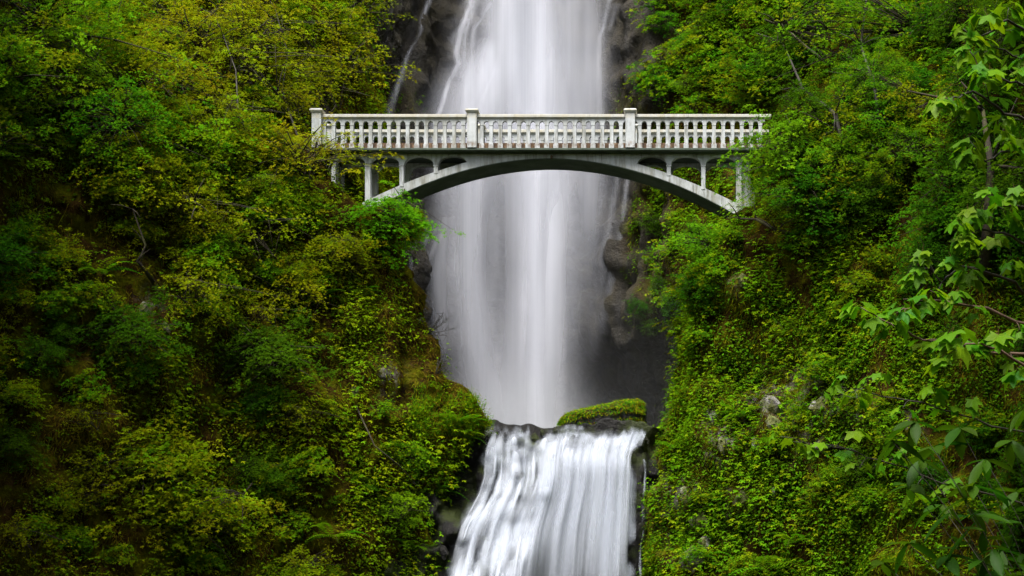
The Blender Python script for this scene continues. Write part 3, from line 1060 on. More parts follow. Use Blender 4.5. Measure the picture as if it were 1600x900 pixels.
def balustrade(y):
    B = Box()
    B.box(X0 + 0.02, X1 - 0.02, y + 0.05, y + 0.20, BZ(231.7), BZ(227.5))
    B.box(X0 + 0.02, X1 - 0.02, y + 0.06, y + 0.18, BZ(227.5) + 0.001, BZ(222.6))
    base = bpart('balustrade', B, M_GRIME, bev=0.008)
    B = Box()
    B.box(X0 + 0.03, X1 - 0.03, y - 0.035, y + 0.235, BZ(183.6), BZ(178.6))
    B.box(X0 + 0.03, X1 - 0.03, y + 0.0, y + 0.20, BZ(185.1), BZ(183.6) - 0.001)
    bpart('hand_rail', B, M_CONC, base, bev=0.025)
    posts = [495.5, 738, 985]
    for p in posts:
        o = link('newel_post', NEW, base); o.location = (BX(p), y, 0)
        md = o.modifiers.new('bevel', 'BEVEL'); md.width = 0.012; md.segments = 2; md.limit_method = 'ANGLE'
    k = -16
    xs = [738 - PITCH * i for i in range(1, 17)] + [738 + PITCH * i for i in range(1, 17)] + [985 + PITCH * i for i in range(1, 15)]
    for p in xs:
        o = link('baluster', BAL, base); o.location = (BX(p), y + (0.02 * (random.random() - .5)) * 0, 0)


balustrade(YN)
balustrade(YF)

# ------------------------------------------------------------------ foliage building blocks
LEAF2_V = np.array([(0, 0, 0), (.36, .5, .07), (0, 1, -.06), (-.36, .5, .07)], float)
LEAF2_F = np.array([(0, 1, 2), (0, 2, 3)])


def lobed():
    V, Fc = [], []
    for a, l in ((0, 1.0), (58, .82), (-58, .82)):
        c, s_ = math.cos(math.radians(a)), math.sin(math.radians(a))
        b = len(V)
        for x, y, z in ((0, 0, .02), (.21, .52, .03), (0, 1, -.10), (-.21, .52, .03)):
            V.append((l * (x * c + y * s_), l * (-x * s_ + y * c), z))
        Fc += [(b, b + 1, b + 2), (b, b + 2, b + 3)]
    return np.array(V), np.array(Fc)


LOB_V, LOB_F = lobed()
STRAND_V = np.array([(-.5, 0, 0), (.5, 0, 0), (0, 1, 0)], float)
STRAND_F = np.array([(0, 1, 2)])


def scatter(bv, bf, pos, nrm_, tan, scale, cols, wscale=None):
    n = norm(nrm_)
    t = norm(tan - (tan * n).sum(-1, keepdims=True) * n)
    x = np.cross(t, n)
    sc = scale[:, None, None]
    ws = sc if wscale is None else wscale[:, None, None]
    V = pos[:, None] + ws * bv[None, :, 0:1] * x[:, None] + sc * (bv[None, :, 1:2] * t[:, None] + bv[None, :, 2:3] * n[:, None])
    k = len(bv)
    Fc = (bf[None] + (np.arange(len(pos)) * k)[:, None, None]).reshape(-1, 3)
    C = np.repeat(cols, k, axis=0)
    return V.reshape(-1, 3), Fc, C


PAL = {
    'yellow': [(0.175, 0.245, 0.003), (0.130, 0.205, 0.003), (0.230, 0.255, 0.005)],
    'bright': [(0.090, 0.240, 0.004), (0.130, 0.275, 0.005), (0.065, 0.195, 0.004)],
    'green': [(0.050, 0.145, 0.004), (0.070, 0.170, 0.004), (0.036, 0.110, 0.004)],
    'deep': [(0.030, 0.090, 0.003), (0.040, 0.105, 0.003), (0.020, 0.070, 0.003)],
    'olive': [(0.115, 0.110, 0.003), (0.085, 0.090, 0.003), (0.150, 0.140, 0.004)],
    'brown': [(0.085, 0.050, 0.005), (0.115, 0.070, 0.010), (0.055, 0.034, 0.004)],
}


def pick_cols(n, pals, w=None):
    arr = np.concatenate([np.array(PAL[p]) for p in pals])
    pw = np.concatenate([np.full(3, (w[i] if w else 1.0)) for i in range(len(pals))])
    c = arr[RNG.choice(len(arr), n, p=pw / pw.sum())]
    return c * (0.75 + 0.5 * RNG.random((n, 1)))


def crown_proto(name, r, nspray, nleaf, lsize, pals, w=None, flat=0.55, spray_r=0.38, shell=0.5, lob=True, seed=0, trunk=True, droop=0.35, stems=3):
    """one plant: crown of leaf sprays in layers + its stems; base at the origin, leaning out over -Y"""
    cen = np.array([0, -0.55 * r, 0.55 * r])
    d = norm(RNG.normal(size=(nspray, 3)) * np.array([1, 1, 0.9]) + np.array([0, -0.35, 0.25]))
    rad = r * (shell + (1 - shell) * RNG.random((nspray, 1)) ** 0.6)
    # uneven outline: some directions reach further
    rad = rad * (0.35 + 1.35 * fbm(d * 2.3 + seed * 3.1, 500 + seed, 2))[:, None]
    sc = cen + d * rad * np.array([1.25, 0.62, 0.95])
    far = RNG.random(nspray) < 0.26                      # straggling boughs break the outline
    sc[far] = cen + (sc[far] - cen) * RNG.uniform(1.15, 1.75, (far.sum(), 1)) + np.array([0, 0, -0.12 * r])
    lay = r * 0.16
    sc[:, 2] = np.round(sc[:, 2] / lay) * lay + RNG.normal(size=nspray) * lay * 0.18    # layered boughs
    out = norm(sc - cen + np.array([0, 0, 0.01]))
    sn = norm(np.array([0, -0.55, 1.0]) + out * 0.35 + RNG.normal(size=(nspray, 3)) * 0.16)
    sout = norm(out * np.array([1, 1, 0.15]) + np.array([0, -0.4, -droop]) + RNG.normal(size=(nspray, 3)) * 0.25)
    n = nspray * nleaf
    si = np.repeat(np.arange(nspray), nleaf)
    a = norm(sout - (sout * sn).sum(-1, keepdims=True) * sn)
    b = np.cross(sn, a)
    rr = spray_r * (0.6 + 0.8 * RNG.random(nspray))[si]
    pa = (RNG.random(n) * 2 - 1) * rr * 1.25
    pb = RNG.normal(size=n) * 0.42 * rr * flat / 0.55
    pc = RNG.normal(size=n) * 0.05 * r / 1.5 - 0.14 * (pa / rr) ** 2 * rr - 0.25 * np.abs(pb)
    pos = sc[si] + a[si] * pa[:, None] + b[si] * pb[:, None] + sn[si] * pc[:, None]
    ln = norm(sn[si] + RNG.normal(size=(n, 3)) * 0.38)
    tdir = a[si] * (0.5 + 0.5 * np.sign(pa))[:, None] + b[si] * np.sign(pb)[:, None] * 0.9 + RNG.normal(size=(n, 3)) * 0.45 + np.array([0, -.1, -.35])
    sz = lsize * (0.65 + 0.7 * RNG.random(n))
    spc = pick_cols(nspray, pals, w)
    cols = 0.6 * spc[si] + 0.4 * pick_cols(n, pals, w)
    V, Fc, C = scatter(LOB_V if lob else LEAF2_V, LOB_F if lob else LEAF2_F, pos, ln, tdir, sz, cols)
    crown = mesh_np(name + '_crown', V, Fc, M_LEAF, C)
    B = Box()
    root = np.array([0, 0.15, -0.1 * r])
    if trunk:
        heads = []
        for k in range(stems):
            h = cen + RNG.normal(size=3) * np.array([0.45, 0.3, 0.35]) * r
            m = (root + h) / 2 + np.array([0, 0.2 * r, 0.12 * r]) + RNG.normal(size=3) * 0.08 * r
            B.tube([root, m * 0.6 + root * 0.4, m, h], [0.035 * r + .015, 0.030 * r + .01, 0.022 * r + .01, 0.012 * r + .006], 6)
            heads.append((m, h))
        for i in range(0, nspray, 2):
            m, h = heads[i % stems]
            s0 = m * 0.4 + h * 0.6
            B.tube([s0, (s0 + sc[i]) / 2 + np.array([0, 0, 0.06 * r]), sc[i]], [0.012 * r + .005, 0.009 * r + .004, 0.006], 4)
    return crown, B.mesh(name + '_stems', M_TWIG if not trunk else M_BARK, True)


KINDS = {}


def kind(name, variants):
    KINDS[name] = variants


kind('vine_maple', [crown_proto('vine_maple', 1.6, 84, 30, 0.115, ['yellow', 'bright', 'olive'], [1, .5, .3], spray_r=0.46, shell=.35, seed=i) for i in range(4)])
kind('tall_maple', [crown_proto('tall_maple', 2.6, 150, 34, 0.125, ['bright', 'green', 'yellow'], [1, 1, .5], spray_r=0.5, seed=10 + i, stems=4) for i in range(3)])
kind('vivid_maple', [crown_proto('vivid_maple', 1.6, 90, 26, 0.14, ['bright'], spray_r=0.42, shell=.35, seed=5)])
kind('leafy_shrub', [crown_proto('leafy_shrub', 1.1, 84, 26, 0.095, ['bright', 'green'], flat=.8, spray_r=.28, seed=20 + i) for i in range(3)])
kind('dark_shrub', [crown_proto('dark_shrub', 1.5, 120, 30, 0.10, ['deep', 'green'], [1, .6], flat=.8, spray_r=.32, seed=30 + i) for i in range(2)])
kind('sapling', [crown_proto('sapling', 1.5, 74, 14, 0.10, ['yellow', 'olive'], [1, .5], spray_r=.30, shell=.25, seed=40 + i, stems=5) for i in range(3)])
kind('low_plant', [crown_proto('low_plant', 0.55, 34, 18, 0.09, ['bright', 'yellow', 'green'], flat=.8, spray_r=.2, seed=50 + i, stems=2) for i in range(3)])

OBJ_NAME = {'vivid_maple': 'vine_maple', 'vine_maple': 'vine_maple', 'tall_maple': 'maple_tree', 'leafy_shrub': 'leafy_shrub', 'dark_shrub': 'leafy_shrub', 'sapling': 'sapling', 'low_plant': 'leafy_plant'}
CAT = {'vivid_maple': 'maple', 'vine_maple': 'maple', 'tall_maple': 'tree', 'leafy_shrub': 'shrub', 'dark_shrub': 'shrub', 'sapling': 'sapling', 'low_plant': 'plant'}


def plant(kd, loc, scale, label, group=None, rz=None, var=None):
    vs_ = KINDS[kd]
    crown, stems = vs_[random.randrange(len(vs_)) if var is None else var % len(vs_)]
    nm = OBJ_NAME[kd]
    e = link(nm, None, loc=tuple(float(v) for v in loc))
    e.rotation_euler = (random.uniform(-.1, .1), random.uniform(-.12, .12), random.uniform(-.6, .6) if rz is None else rz)
    e.scale = (scale * random.uniform(.9, 1.12), scale, scale * random.uniform(.85, 1.1))
    tag(e, label, CAT[kd], group)
    t = link('trunk' if kd in ('vivid_maple', 'vine_maple', 'tall_maple', 'sapling') else 'stems', stems, e)
    c = link('crown' if kd in ('vivid_maple', 'vine_maple', 'tall_maple', 'sapling') else 'foliage', crown, e)
    return e


# plants one can single out in the photograph: kind, px, py of the crown's middle, scale, label
NAMED = [
    ('vivid_maple', 602, 362, 0.72, 'vivid green maple growing on the rock nose under the left foot of the bridge arch'),
    ('vine_maple', 540, 395, 0.6, 'smaller green maple just below left of the vivid maple at the arch foot'),
    ('dark_shrub', 430, 552, 1.0, 'dark green rounded bush halfway up the left cliff'),
    ('dark_shrub', 235, 530, 0.85, 'dark green bush left of the rounded bush on the left cliff'),
    ('vine_maple', 285, 745, 1.15, 'pale yellow-green layered maple low on the left cliff'),
    ('vine_maple', 330, 820, 0.85, 'yellow-green maple spreading under the pale layered maple at bottom left'),
    ('tall_maple', 110, 60, 1.0, 'big bright maple with layered boughs in the top left corner'),
    ('vine_maple', 230, 280, 0.8, 'maple bough with light green layers alone in the dark left slope'),
    ('vine_maple', 345, 220, 0.8, 'yellow-green maple left of the dark hollow beside the bridge end'),
    ('leafy_shrub', 655, 715, 0.5, 'broad-leaved light green plant left of the lower fall'),
    ('leafy_shrub', 635, 805, 0.65, 'leafy green bush at the foot of the left cliff beside the lower fall'),
    ('sapling', 455, 640, 0.5, 'small pale sapling on the left cliff below the dark rounded bush'),
    ('leafy_shrub', 1222, 256, 1.25, 'bright green bush covering the right end of the bridge railing'),
    ('dark_shrub', 1272, 300, 0.85, 'dark leafy bush right of the bright bush at the bridge end'),
    ('leafy_shrub', 1075, 385, 0.75, 'yellow-green bush below the right foot of the bridge arch'),
    ('leafy_shrub', 1460, 345, 0.85, 'light green bush hanging in the dark middle of the right cliff'),
    ('tall_maple', 1300, 50, 0.8, 'large green tree above the right end of the bridge'),
    ('leafy_shrub', 990, 120, 0.35, 'tiny bright plant on the bare rock right of the upper fall'),
    ('sapling', 545, 120, 1.0, 'thin yellow sapling leaning over the left end of the bridge railing'),
    ('sapling', 488, 250, 1.2, 'sparse sapling in front of the left bridge abutment'),
    ('sapling', 515, 240, 0.75, 'thin sapling whose leaves cross the left end of the railing'),
    ('vine_maple', 468, 310, 0.55, 'yellow-green maple left of the sapling at the bridge abutment'),
]


def place_plant(kd, px, py, sc, label, group=None):
    # the crown's middle lies above and in front of the root
    r0 = {'vivid_maple': 1.6, 'vine_maple': 1.6, 'tall_maple': 2.6, 'leafy_shrub': 1.1, 'dark_shrub': 1.5, 'sapling': 1.5, 'low_plant': .55}[kd] * sc
    h = surf_at(px, py + 0.5 * r0 * 44)
    if h is None: h = surf_at(px, py)
    if h is None: return None
    P_, N_ = h
    return plant(kd, P_ - N_ * 0.1, sc, label, group)


BUSY = []
for kd, px, py, sc, lb in NAMED:
    if place_plant(kd, px, py, sc, lb): BUSY.append((px, py, 26 * sc))

AREAS = [  # area test, kinds with weights and size range, how many, where, group
    (lambda x, y: x < 230 and y < 230, [('tall_maple', .45, .7, 1), ('vine_maple', .6, .9, 1.4)], 12, 'maples on the upper left slope'),
    (lambda x, y: 230 <= x < 470 and y < 200, [('vine_maple', .35, .6, .8), ('sapling', .6, 1.1, 2)], 16, 'young maples left of the bridge end'),
    (lambda x, y: 400 <= x < 590 and y < 185, [('sapling', .6, 1.0, 1.6), ('vine_maple', .35, .6, .6), ('low_plant', .8, 1.3, 1)], 24, 'growth above the left bridge end'),
    (lambda x, y: 300 <= x < 530 and 200 <= y < 480, [('vine_maple', .3, .5, 1.2), ('leafy_shrub', .35, .55, .6), ('low_plant', .7, 1.2, 1.4), ('sapling', .4, .8, 1.4)], 34, 'thicket below the left bridge end'),
    (lambda x, y: x < 300 and 240 <= y < 470, [('vine_maple', .4, .6, 1), ('dark_shrub', .5, .7, .8), ('low_plant', .8, 1.2, 1)], 9, 'shrubs in the dark left slope'),
    (lambda x, y: x < 500 and y >= 480, [('leafy_shrub', .35, .5, .5), ('dark_shrub', .35, .5, .5), ('low_plant', .6, 1.1, 1.6), ('vine_maple', .3, .5, .8), ('sapling', .4, .7, 1.4)], 40, 'shrubs on the lower left cliff'),
    (lambda x, y: 520 <= x < 690 and 640 <= y < 900, [('low_plant', .4, .7, 1)], 9, 'little plants on the left rock nose'),
    (lambda x, y: 1200 <= x < 1420 and y < 320, [('tall_maple', .35, .5, .8), ('leafy_shrub', .5, .8, 1.4), ('dark_shrub', .5, .7, .8), ('sapling', .6, .9, .8)], 26, 'trees beyond the right bridge end'),
    (lambda x, y: 1420 <= x < 1640 and y < 420, [('dark_shrub', .6, .9, 1.5)], 13, 'dark shrubs at the upper right'),
    (lambda x, y: 1010 <= x < 1200 and y < 175, [('low_plant', .8, 1.6, 1.5), ('leafy_shrub', .4, .8, 1)], 34, 'plants on the wall right of the upper fall'),
    (lambda x, y: 1000 <= x < 1110 and 330 <= y < 560, [('dark_shrub', .28, .42, 1), ('low_plant', .6, 1.0, 1)], 17, 'shrubs on the wall under the bridge'),  # dark kind puts the shade under the bridge into the leaf colour
    (lambda x, y: 1080 <= x < 1420 and 320 <= y < 900, [('low_plant', .4, .9, 2)], 36, 'plants on the right cliff face'),
    (lambda x, y: 1330 <= x < 1640 and 420 <= y < 900, [('dark_shrub', .35, .5, 1.2), ('low_plant', .6, 1.0, 1)], 16, 'dark shrubs behind the foreground branches'),
]
LOOK = {'vine_maple': 'yellow-green layered maple', 'tall_maple': 'spreading green maple', 'leafy_shrub': 'fresh green leafy shrub', 'dark_shrub': 'dark green dense shrub', 'sapling': 'thin sparse-leaved sapling', 'low_plant': 'low bright leafy plant'}
MARKS = [('the top left corner', 0, 0), ('the mossy limb at upper left', 145, 170), ('the dead branch at left', 315, 330), ('the left bridge end', 495, 205), ('the vivid maple under the arch', 602, 352), ('the round dark bush at left', 430, 552),
         ('the pale maple at lower left', 285, 745), ('the bottom left corner', 0, 900), ('the left picture edge', 0, 480), ('the lip of the lower fall', 760, 670), ('the foot of the lower fall', 700, 890), ('the upper fall', 600, 0),
         ('the right bridge end', 1195, 205), ('the right arch foot', 1155, 325), ('the mossy boulder', 1000, 650), ('the top right corner', 1600, 0), ('the pale rocks at right', 1260, 620), ('the pale rocks beside the fall', 1070, 790), ('the bottom right corner', 1600, 900),
         ('the right picture edge', 1600, 420), ('the tree beyond the bridge', 1290, 60), ('the light bush at right', 1460, 345)]
USED = {}


def describe(kd, px, py):
    nm_, mx, my = min(MARKS, key=lambda m: math.hypot(m[1] - px, m[2] - py))
    dx_, dy_ = px - mx, py - my
    dist = math.hypot(dx_, dy_)
    a = math.degrees(math.atan2(-dy_, dx_)) % 360
    side = ['right of', 'above right of', 'above', 'above left of', 'left of', 'below left of', 'below', 'below right of'][int((a + 22.5) // 45) % 8]
    how = 'close ' if dist < 60 else ('' if dist < 130 else 'well ')
    base = f'{LOOK[kd]} {how}{side} {nm_}'
    n_ = USED.get(base, 0)
    USED[base] = n_ + 1
    if n_: base += ', ' + ['second', 'third', 'fourth', 'fifth', 'sixth', 'seventh', 'eighth', 'ninth', 'tenth'][min(n_ - 1, 8)]
    return base


GEN = []
for test, kinds_, cnt, gp in AREAS:
    xs = np.array([(x, y) for x in range(-40, 1660, 20) for y in range(-40, 960, 20) if test(x, y)], float)
    done, tries = 0, 0
    wts = [k[3] for k in kinds_]
    while done < cnt and tries < cnt * 8:
        tries += 1
        x, y = xs[RNG.integers(len(xs))] + RNG.uniform(-10, 10, 2)
        if any(math.hypot(x - a, y - b) < max(18, c) for a, b, c in BUSY): continue
        if 1010 > x > 590 and 180 < y < 340: continue
        if 470 < x < 1200 and 165 < y < 310: continue
        kd, s0, s1, _ = random.choices(kinds_, wts)[0]
        e = place_plant(kd, x, y, random.uniform(s0, s1), None, gp)
        if e is not None:
            done += 1
            BUSY.append((x, y, 18))
            GEN.append((e, kd, x, y))
for e, kd, x, y in sorted(GEN, key=lambda g: (g[2], g[3])):
    e['label'] = describe(kd, x, y)

# ------------------------------------------------------------------ ground cover and moss (uncountable)
def surface_samples(P, Nn, wgt, n):
    a = P[:-1, :-1]; b = P[1:, :-1]; c = P[1:, 1:]; d = P[:-1, 1:]
    area = np.linalg.norm(np.cross(b - a, d - a), axis=-1) * wgt[:-1, :-1]
    cdf = np.cumsum(area.ravel()); tot = cdf[-1]
    i = np.searchsorted(cdf, RNG.random(n) * tot)
    u, v = RNG.random((n, 1)), RNG.random((n, 1))
    A, Bq, Cq, Dq = (q.reshape(-1, 3)[i] for q in (a, b, c, d))
    pos = (A * (1 - u) + Bq * u) * (1 - v) + (Dq * (1 - u) + Cq * u) * v
    return pos, Nn[:-1, :-1].reshape(-1, 3)[i], i


def seen_weight(P, Nn, veg):
    x, y, d = proj(P)
    m = ((x > -70) & (x < 1670) & (y > -70) & (y < 965)).astype(float)
    toc = norm(np.array([0, CAM_Y, CAM_Z]) - P)
    f = (Nn * toc).sum(-1)
    return m * sstep(-0.15, 0.15, f) * veg


COVER_PAL = {'left_cliff': (['olive', 'yellow', 'green', 'bright'], [1.0, 1.3, .35, .5]), 'right_cliff': (['bright', 'green', 'yellow', 'olive'], [1.2, 1.1, .4, .25]), 'back': (['bright', 'green', 'yellow'], [.8, 1, .7])}
COVER_LABEL = {'left_cliff': 'ivy-like leaves covering the left cliff', 'right_cliff': 'ivy-like leaves covering the right cliff', 'back': 'leaves covering the far slopes beside the upper fall'}
MOSS_LABEL = {'left_cliff': 'olive moss and dry grass hanging on the left cliff', 'right_cliff': 'green moss hanging on the right cliff', 'back': 'moss on the far rock walls'}
CREEP_LABEL = {'left_cliff': 'yellow-green lobed leaves trailing in patches on the left cliff', 'right_cliff': 'bright lobed leaves trailing in patches on the right cliff', 'back': 'lobed leaves trailing on the far walls'}
for Pq, Nq, vq, lq, nm in SURF:
    w = seen_weight(Pq, Nq, vq) * (1 - 0.8 * np.clip(lq, 0, 1))
    pn = 0.55 * fbm(Pq * np.array([1.0, 1.0, .6]), 611, 4) + 0.45 * fbm(Pq * np.array([.55, .55, .20]), 618, 3)
    nc, per = {'left_cliff': 10000, 'right_cliff': 11500, 'back': 5500}[nm], 13
    n = nc * per
    qx, qy, _ = proj(Pq)
    if nm == 'left_cliff':
        dry = np.maximum((1 - sstep(140, 430, qx)) * sstep(230, 330, qy), 1.25 * sstep(545, 600, qx) * sstep(380, 430, qy) * (1 - sstep(640, 720, qy)))
        thr = 0.455
    else:
        dry = np.zeros_like(qx)
        thr = 0.465
    wl_ = w * (0.02 + sstep(thr + .01, thr + .075, pn)) * (1 - 0.62 * dry)
    cpos, cn, i = surface_samples(Pq, Nq, wl_, nc)
    ci = np.repeat(np.arange(nc), per)
    nn = cn[ci]
    spread = (0.10 + 0.22 * RNG.random(nc))[ci][:, None]
    jit = RNG.normal(size=(n, 3)) * spread
    jit = (jit - (jit * nn).sum(-1, keepdims=True) * nn * 0.8) * np.array([0.85, 0.85, 1.5])
    pos = cpos[ci] + jit
    ptone = fbm(pos * 0.45, 633, 3)
    up = np.array([0, 0, 1.0])
    ln = norm(nn * 0.6 + up * 0.95 + RNG.normal(size=(n, 3)) * 0.4)
    td = nn * 0.6 - up * 0.5 + RNG.normal(size=(n, 3)) * 0.7
    pals, ww = COVER_PAL[nm]
    cols = 0.65 * pick_cols(nc, pals, ww)[ci] + 0.35 * pick_cols(n, pals, ww)
    # whole patches lean to one colour
    tone = sstep(0.44, 0.60, ptone)[:, None]
    cols = cols * (1 - 0.45 * tone) + 0.45 * tone * np.array(PAL['bright'][1]) * (0.7 + .6 * RNG.random((n, 1)))
    tone2 = sstep(0.50, 0.62, fbm(pos * np.array([.7, .7, .4]), 639, 3))[:, None] * 0.7      # a darker creeper
    cols = cols * (1 - tone2) + tone2 * np.array(PAL['deep'][1]) * (0.7 + .6 * RNG.random((n, 1)))
    sz = (0.055 + 0.085 * RNG.random(n) ** 1.4) * (0.75 + 0.6 * RNG.random(nc))[ci] * (1.15 if nm == 'back' else 1)
    off = 0.03 + 0.30 * RNG.random((n, 1)) ** 1.5 * np.exp(-(jit / spread) ** 2 / 2).min(-1, keepdims=True)
    V, Fc, C = scatter(LEAF2_V, LEAF2_F, pos + nn * off, ln, td, sz, cols)
    o = link('ground_cover', mesh_np('ground_cover', V, Fc, M_COVER, C))
    tag(o, COVER_LABEL[nm], 'ground cover', kind='stuff')
    # a broader-leaved creeper in patches of its own
    nc, per = {'left_cliff': 2600, 'right_cliff': 3000, 'back': 1500}[nm], 9
    n = nc * per
    pl = fbm(Pq * np.array([.7, .7, .45]) + 40, 713, 4)
    cpos, cn, i = surface_samples(Pq, Nq, w * sstep(0.50, 0.60, pl) * (1 - 0.7 * dry), nc)
    ci = np.repeat(np.arange(nc), per)
    nn = cn[ci]
    pos = cpos[ci] + RNG.normal(size=(n, 3)) * np.array([.2, .2, .34]) * .8 + nn * (.08 + .25 * RNG.random((n, 1)))
    ln = norm(nn * 0.5 + up * 1.0 + RNG.normal(size=(n, 3)) * 0.3)
    td = nn * 0.8 - up * 0.5 + RNG.normal(size=(n, 3)) * 0.6
    pals, ww = (['yellow', 'bright'], [1.4, .7]) if nm == 'left_cliff' else (['bright', 'yellow'], [1, .5])
    cols = 0.6 * pick_cols(nc, pals, ww)[ci] + 0.4 * pick_cols(n, pals, ww)
    V, Fc, C = scatter(LOB_V, LOB_F, pos, ln, td, .10 + .08 * RNG.random(n), cols)
    o = link('creeper', mesh_np('creeper', V, Fc, M_COVER, C))
    tag(o, CREEP_LABEL[nm], 'creeper', kind='stuff')
    # moss / dry strands
    n = {'left_cliff': 150000, 'right_cliff': 130000, 'back': 70000}[nm]
    pm = fbm(Pq * np.array([.8, .8, .6]), 655, 4)
    pos, nn, i = surface_samples(Pq, Nq, w * (0.15 + sstep(0.42, 0.60, pm)), n)
    td = -up * 0.75 + nn * 0.75 + RNG.normal(size=(n, 3)) * 0.45
    ln = norm(nn + up * 0.4 + RNG.normal(size=(n, 3)) * 0.5)
    br = {'left_cliff': .8, 'right_cliff': .25, 'back': .4}[nm]
    cols = pick_cols(n, ['olive', 'yellow', 'brown', 'green'], [1, .5, br, .4 if nm == 'left_cliff' else .8])
    bt = fbm(pos * 0.33, 677, 3)
    brown = sstep(.46, .62, bt)[:, None] * (0.75 if nm == 'left_cliff' else .25)
    if nm == 'left_cliff':
        sx_, sy_, _ = proj(pos)
        brown = np.maximum(brown, ((1 - sstep(160, 430, sx_)) * sstep(230, 330, sy_) * 0.85)[:, None] * (0.4 + 0.6 * RNG.random((n, 1))))
    cols = cols * (1 - brown) + brown * np.array([.105, .070, .008])
    sz = 0.10 + 0.32 * RNG.random(n) ** 1.8
    V, Fc, C = scatter(STRAND_V, STRAND_F, pos, ln, td, sz, cols, wscale=0.016 + 0.018 * RNG.random(n))
    o = link('hanging_moss', mesh_np('hanging_moss', V, Fc, M_MOSS, C))
    tag(o, MOSS_LABEL[nm], 'moss', kind='stuff')

# moss on the boulder
nb = 16000
i = RNG.integers(0, 54 * 40, nb)
bp = BP[:54].reshape(-1, 3)[i] + RNG.normal(size=(nb, 3)) * 0.03
bn = norm(bp - BP[:54].mean(1)[i // 40])
keep = fbm(bp * 1.8, 72, 3) > 0.22
bp, bn = bp[keep], bn[keep]
V, Fc, C = scatter(STRAND_V, STRAND_F, bp, bn, bn * .4 + np.array([0, -.3, -.3]) + RNG.normal(size=bp.shape) * .6, 0.06 + .08 * RNG.random(len(bp)),
                   pick_cols(len(bp), ['yellow', 'olive', 'green', 'deep', 'brown'], [.5, 1, 1, .7, .35]), wscale=0.025 + .02 * RNG.random(len(bp)))
mo = link('moss', mesh_np('moss', V - np.array(BOULDER.location), Fc, M_MOSS, C), BOULDER)
mo['kind'] = 'stuff'

# grass on the ledge at the left of the lip and on the edge of the right nose
gp = []
for _ in range(3600):
    if RNG.random() < .75: x, y = RNG.uniform(640, 792), RNG.uniform(606, 690)
    else: x, y = RNG.uniform(1015, 1075), RNG.uniform(540, 720)
    h = surf_at(x, y)
    if h is None or h[0][1] > 6: continue
    gp.append(np.concatenate([h[0] + RNG.normal(size=3) * .07, h[1]]))
gp = np.array(gp)
gp = np.repeat(gp, 4, axis=0); n = len(gp)
pos = gp[:, :3] + RNG.normal(size=(n, 3)) * .06
td = np.array([0, -.15, .55]) + gp[:, 3:] * .7 + RNG.normal(size=(n, 3)) * .45
V, Fc, C = scatter(STRAND_V, STRAND_F, pos, RNG.normal(size=(n, 3)) + np.array([0, -1, .5]), td, .07 + .16 * RNG.random(n) ** 1.5, pick_cols(n, ['bright', 'yellow', 'green', 'olive'], [1, .8, .8, .5]), wscale=.014 + .014 * RNG.random(n))
tag(link('grass', mesh_np('grass', V, Fc, M_COVER, C)), 'bright grass on the ledges beside the lip of the lower fall', 'grass', kind='stuff')

# ------------------------------------------------------------------ ferns
def frond_mesh(seed, L=0.9):
    r = np.random.default_rng(seed)
    V, Fc, C = [], [], []
    n = 15
    t = np.linspace(0, 1, n)
    path = np.stack([0.06 * np.sin(t * 2 + seed), L * (t * 0.92), L * (0.55 * t - 0.62 * t ** 2.1)], -1)
    for i in range(1, n):
        w = 0.17 * L * math.sin(math.pi * (0.12 + 0.86 * t[i]) ** 0.9) + 0.01
        for sgn in (-1, 1):
            b = len(V)
            p = path[i]
            tip = p + np.array([sgn * w, 0.05 * L, -0.25 * w])
            m = (p + tip) / 2 + np.array([0, 0.028 * L, 0.01])
            m2 = (p + tip) / 2 - np.array([0, 0.018 * L, 0])
            V += [p, m, tip, m2]
            Fc += [(b, b + 1, b + 2), (b, b + 2, b + 3)]
            c = np.array(PAL['bright'][seed % 3]) * r.uniform(.75, 1.2)
            C += [c] * 4
    for i in range(n - 1):
        b = len(V)
        V += [path[i] + (0.006, 0, .002), path[i] - (0.006, 0, -.002), path[i + 1] + (0, 0, .002)]
        Fc += [(b, b + 1, b + 2)]
        C += [np.array((.08, .09, .02))] * 3
    return mesh_np('frond', np.array(V), np.array(Fc), M_LEAF, np.array(C))


FRONDS = [frond_mesh(k) for k in range(3)]
FERNS = [(722, 655, .7, 'bright fern arching over the ledge left of the lower fall'), (748, 655, .5, 'fern at the tip of the ledge beside the lip of the lower fall'), (696, 645, .5, 'fern on the ledge behind the arching fern'),
         (735, 690, .7, 'fern hanging at the dark rock left of the lip'), (510, 472, .9, 'fern on the left cliff under the yellow thicket'), (480, 738, .9, 'fern with long fronds in a dark gap low on the left cliff'), (520, 840, 1.1, 'dark fern near the bottom edge left of the lower fall'),
         (578, 455, .7, 'fern beneath the maple at the arch foot'), (1168, 645, 1.0, 'dark fern on the right cliff above the pale rocks'), (1196, 690, .9, 'second dark fern below the first on the right cliff'), (1195, 880, 1.3, 'broad fern at the bottom of the right cliff'),
         (1230, 850, 1.0, 'fern right of the broad fern at the bottom'), (690, 780, .8, 'fern above the dark wet rock left of the lower fall'), (660, 860, .9, 'fern at the bottom left of the falling water'), (1040, 690, .7, 'small fern on the right rock nose beside the lip'),
         (1300, 300, 1.0, 'fern below the dark bush at the right bridge end'), (160, 420, 1.0, 'fern in the dark part of the left slope'), (360, 640, .8, 'fern in the middle of the lower left cliff'), (1110, 870, .9, 'fern at the foot of the right rock nose')]
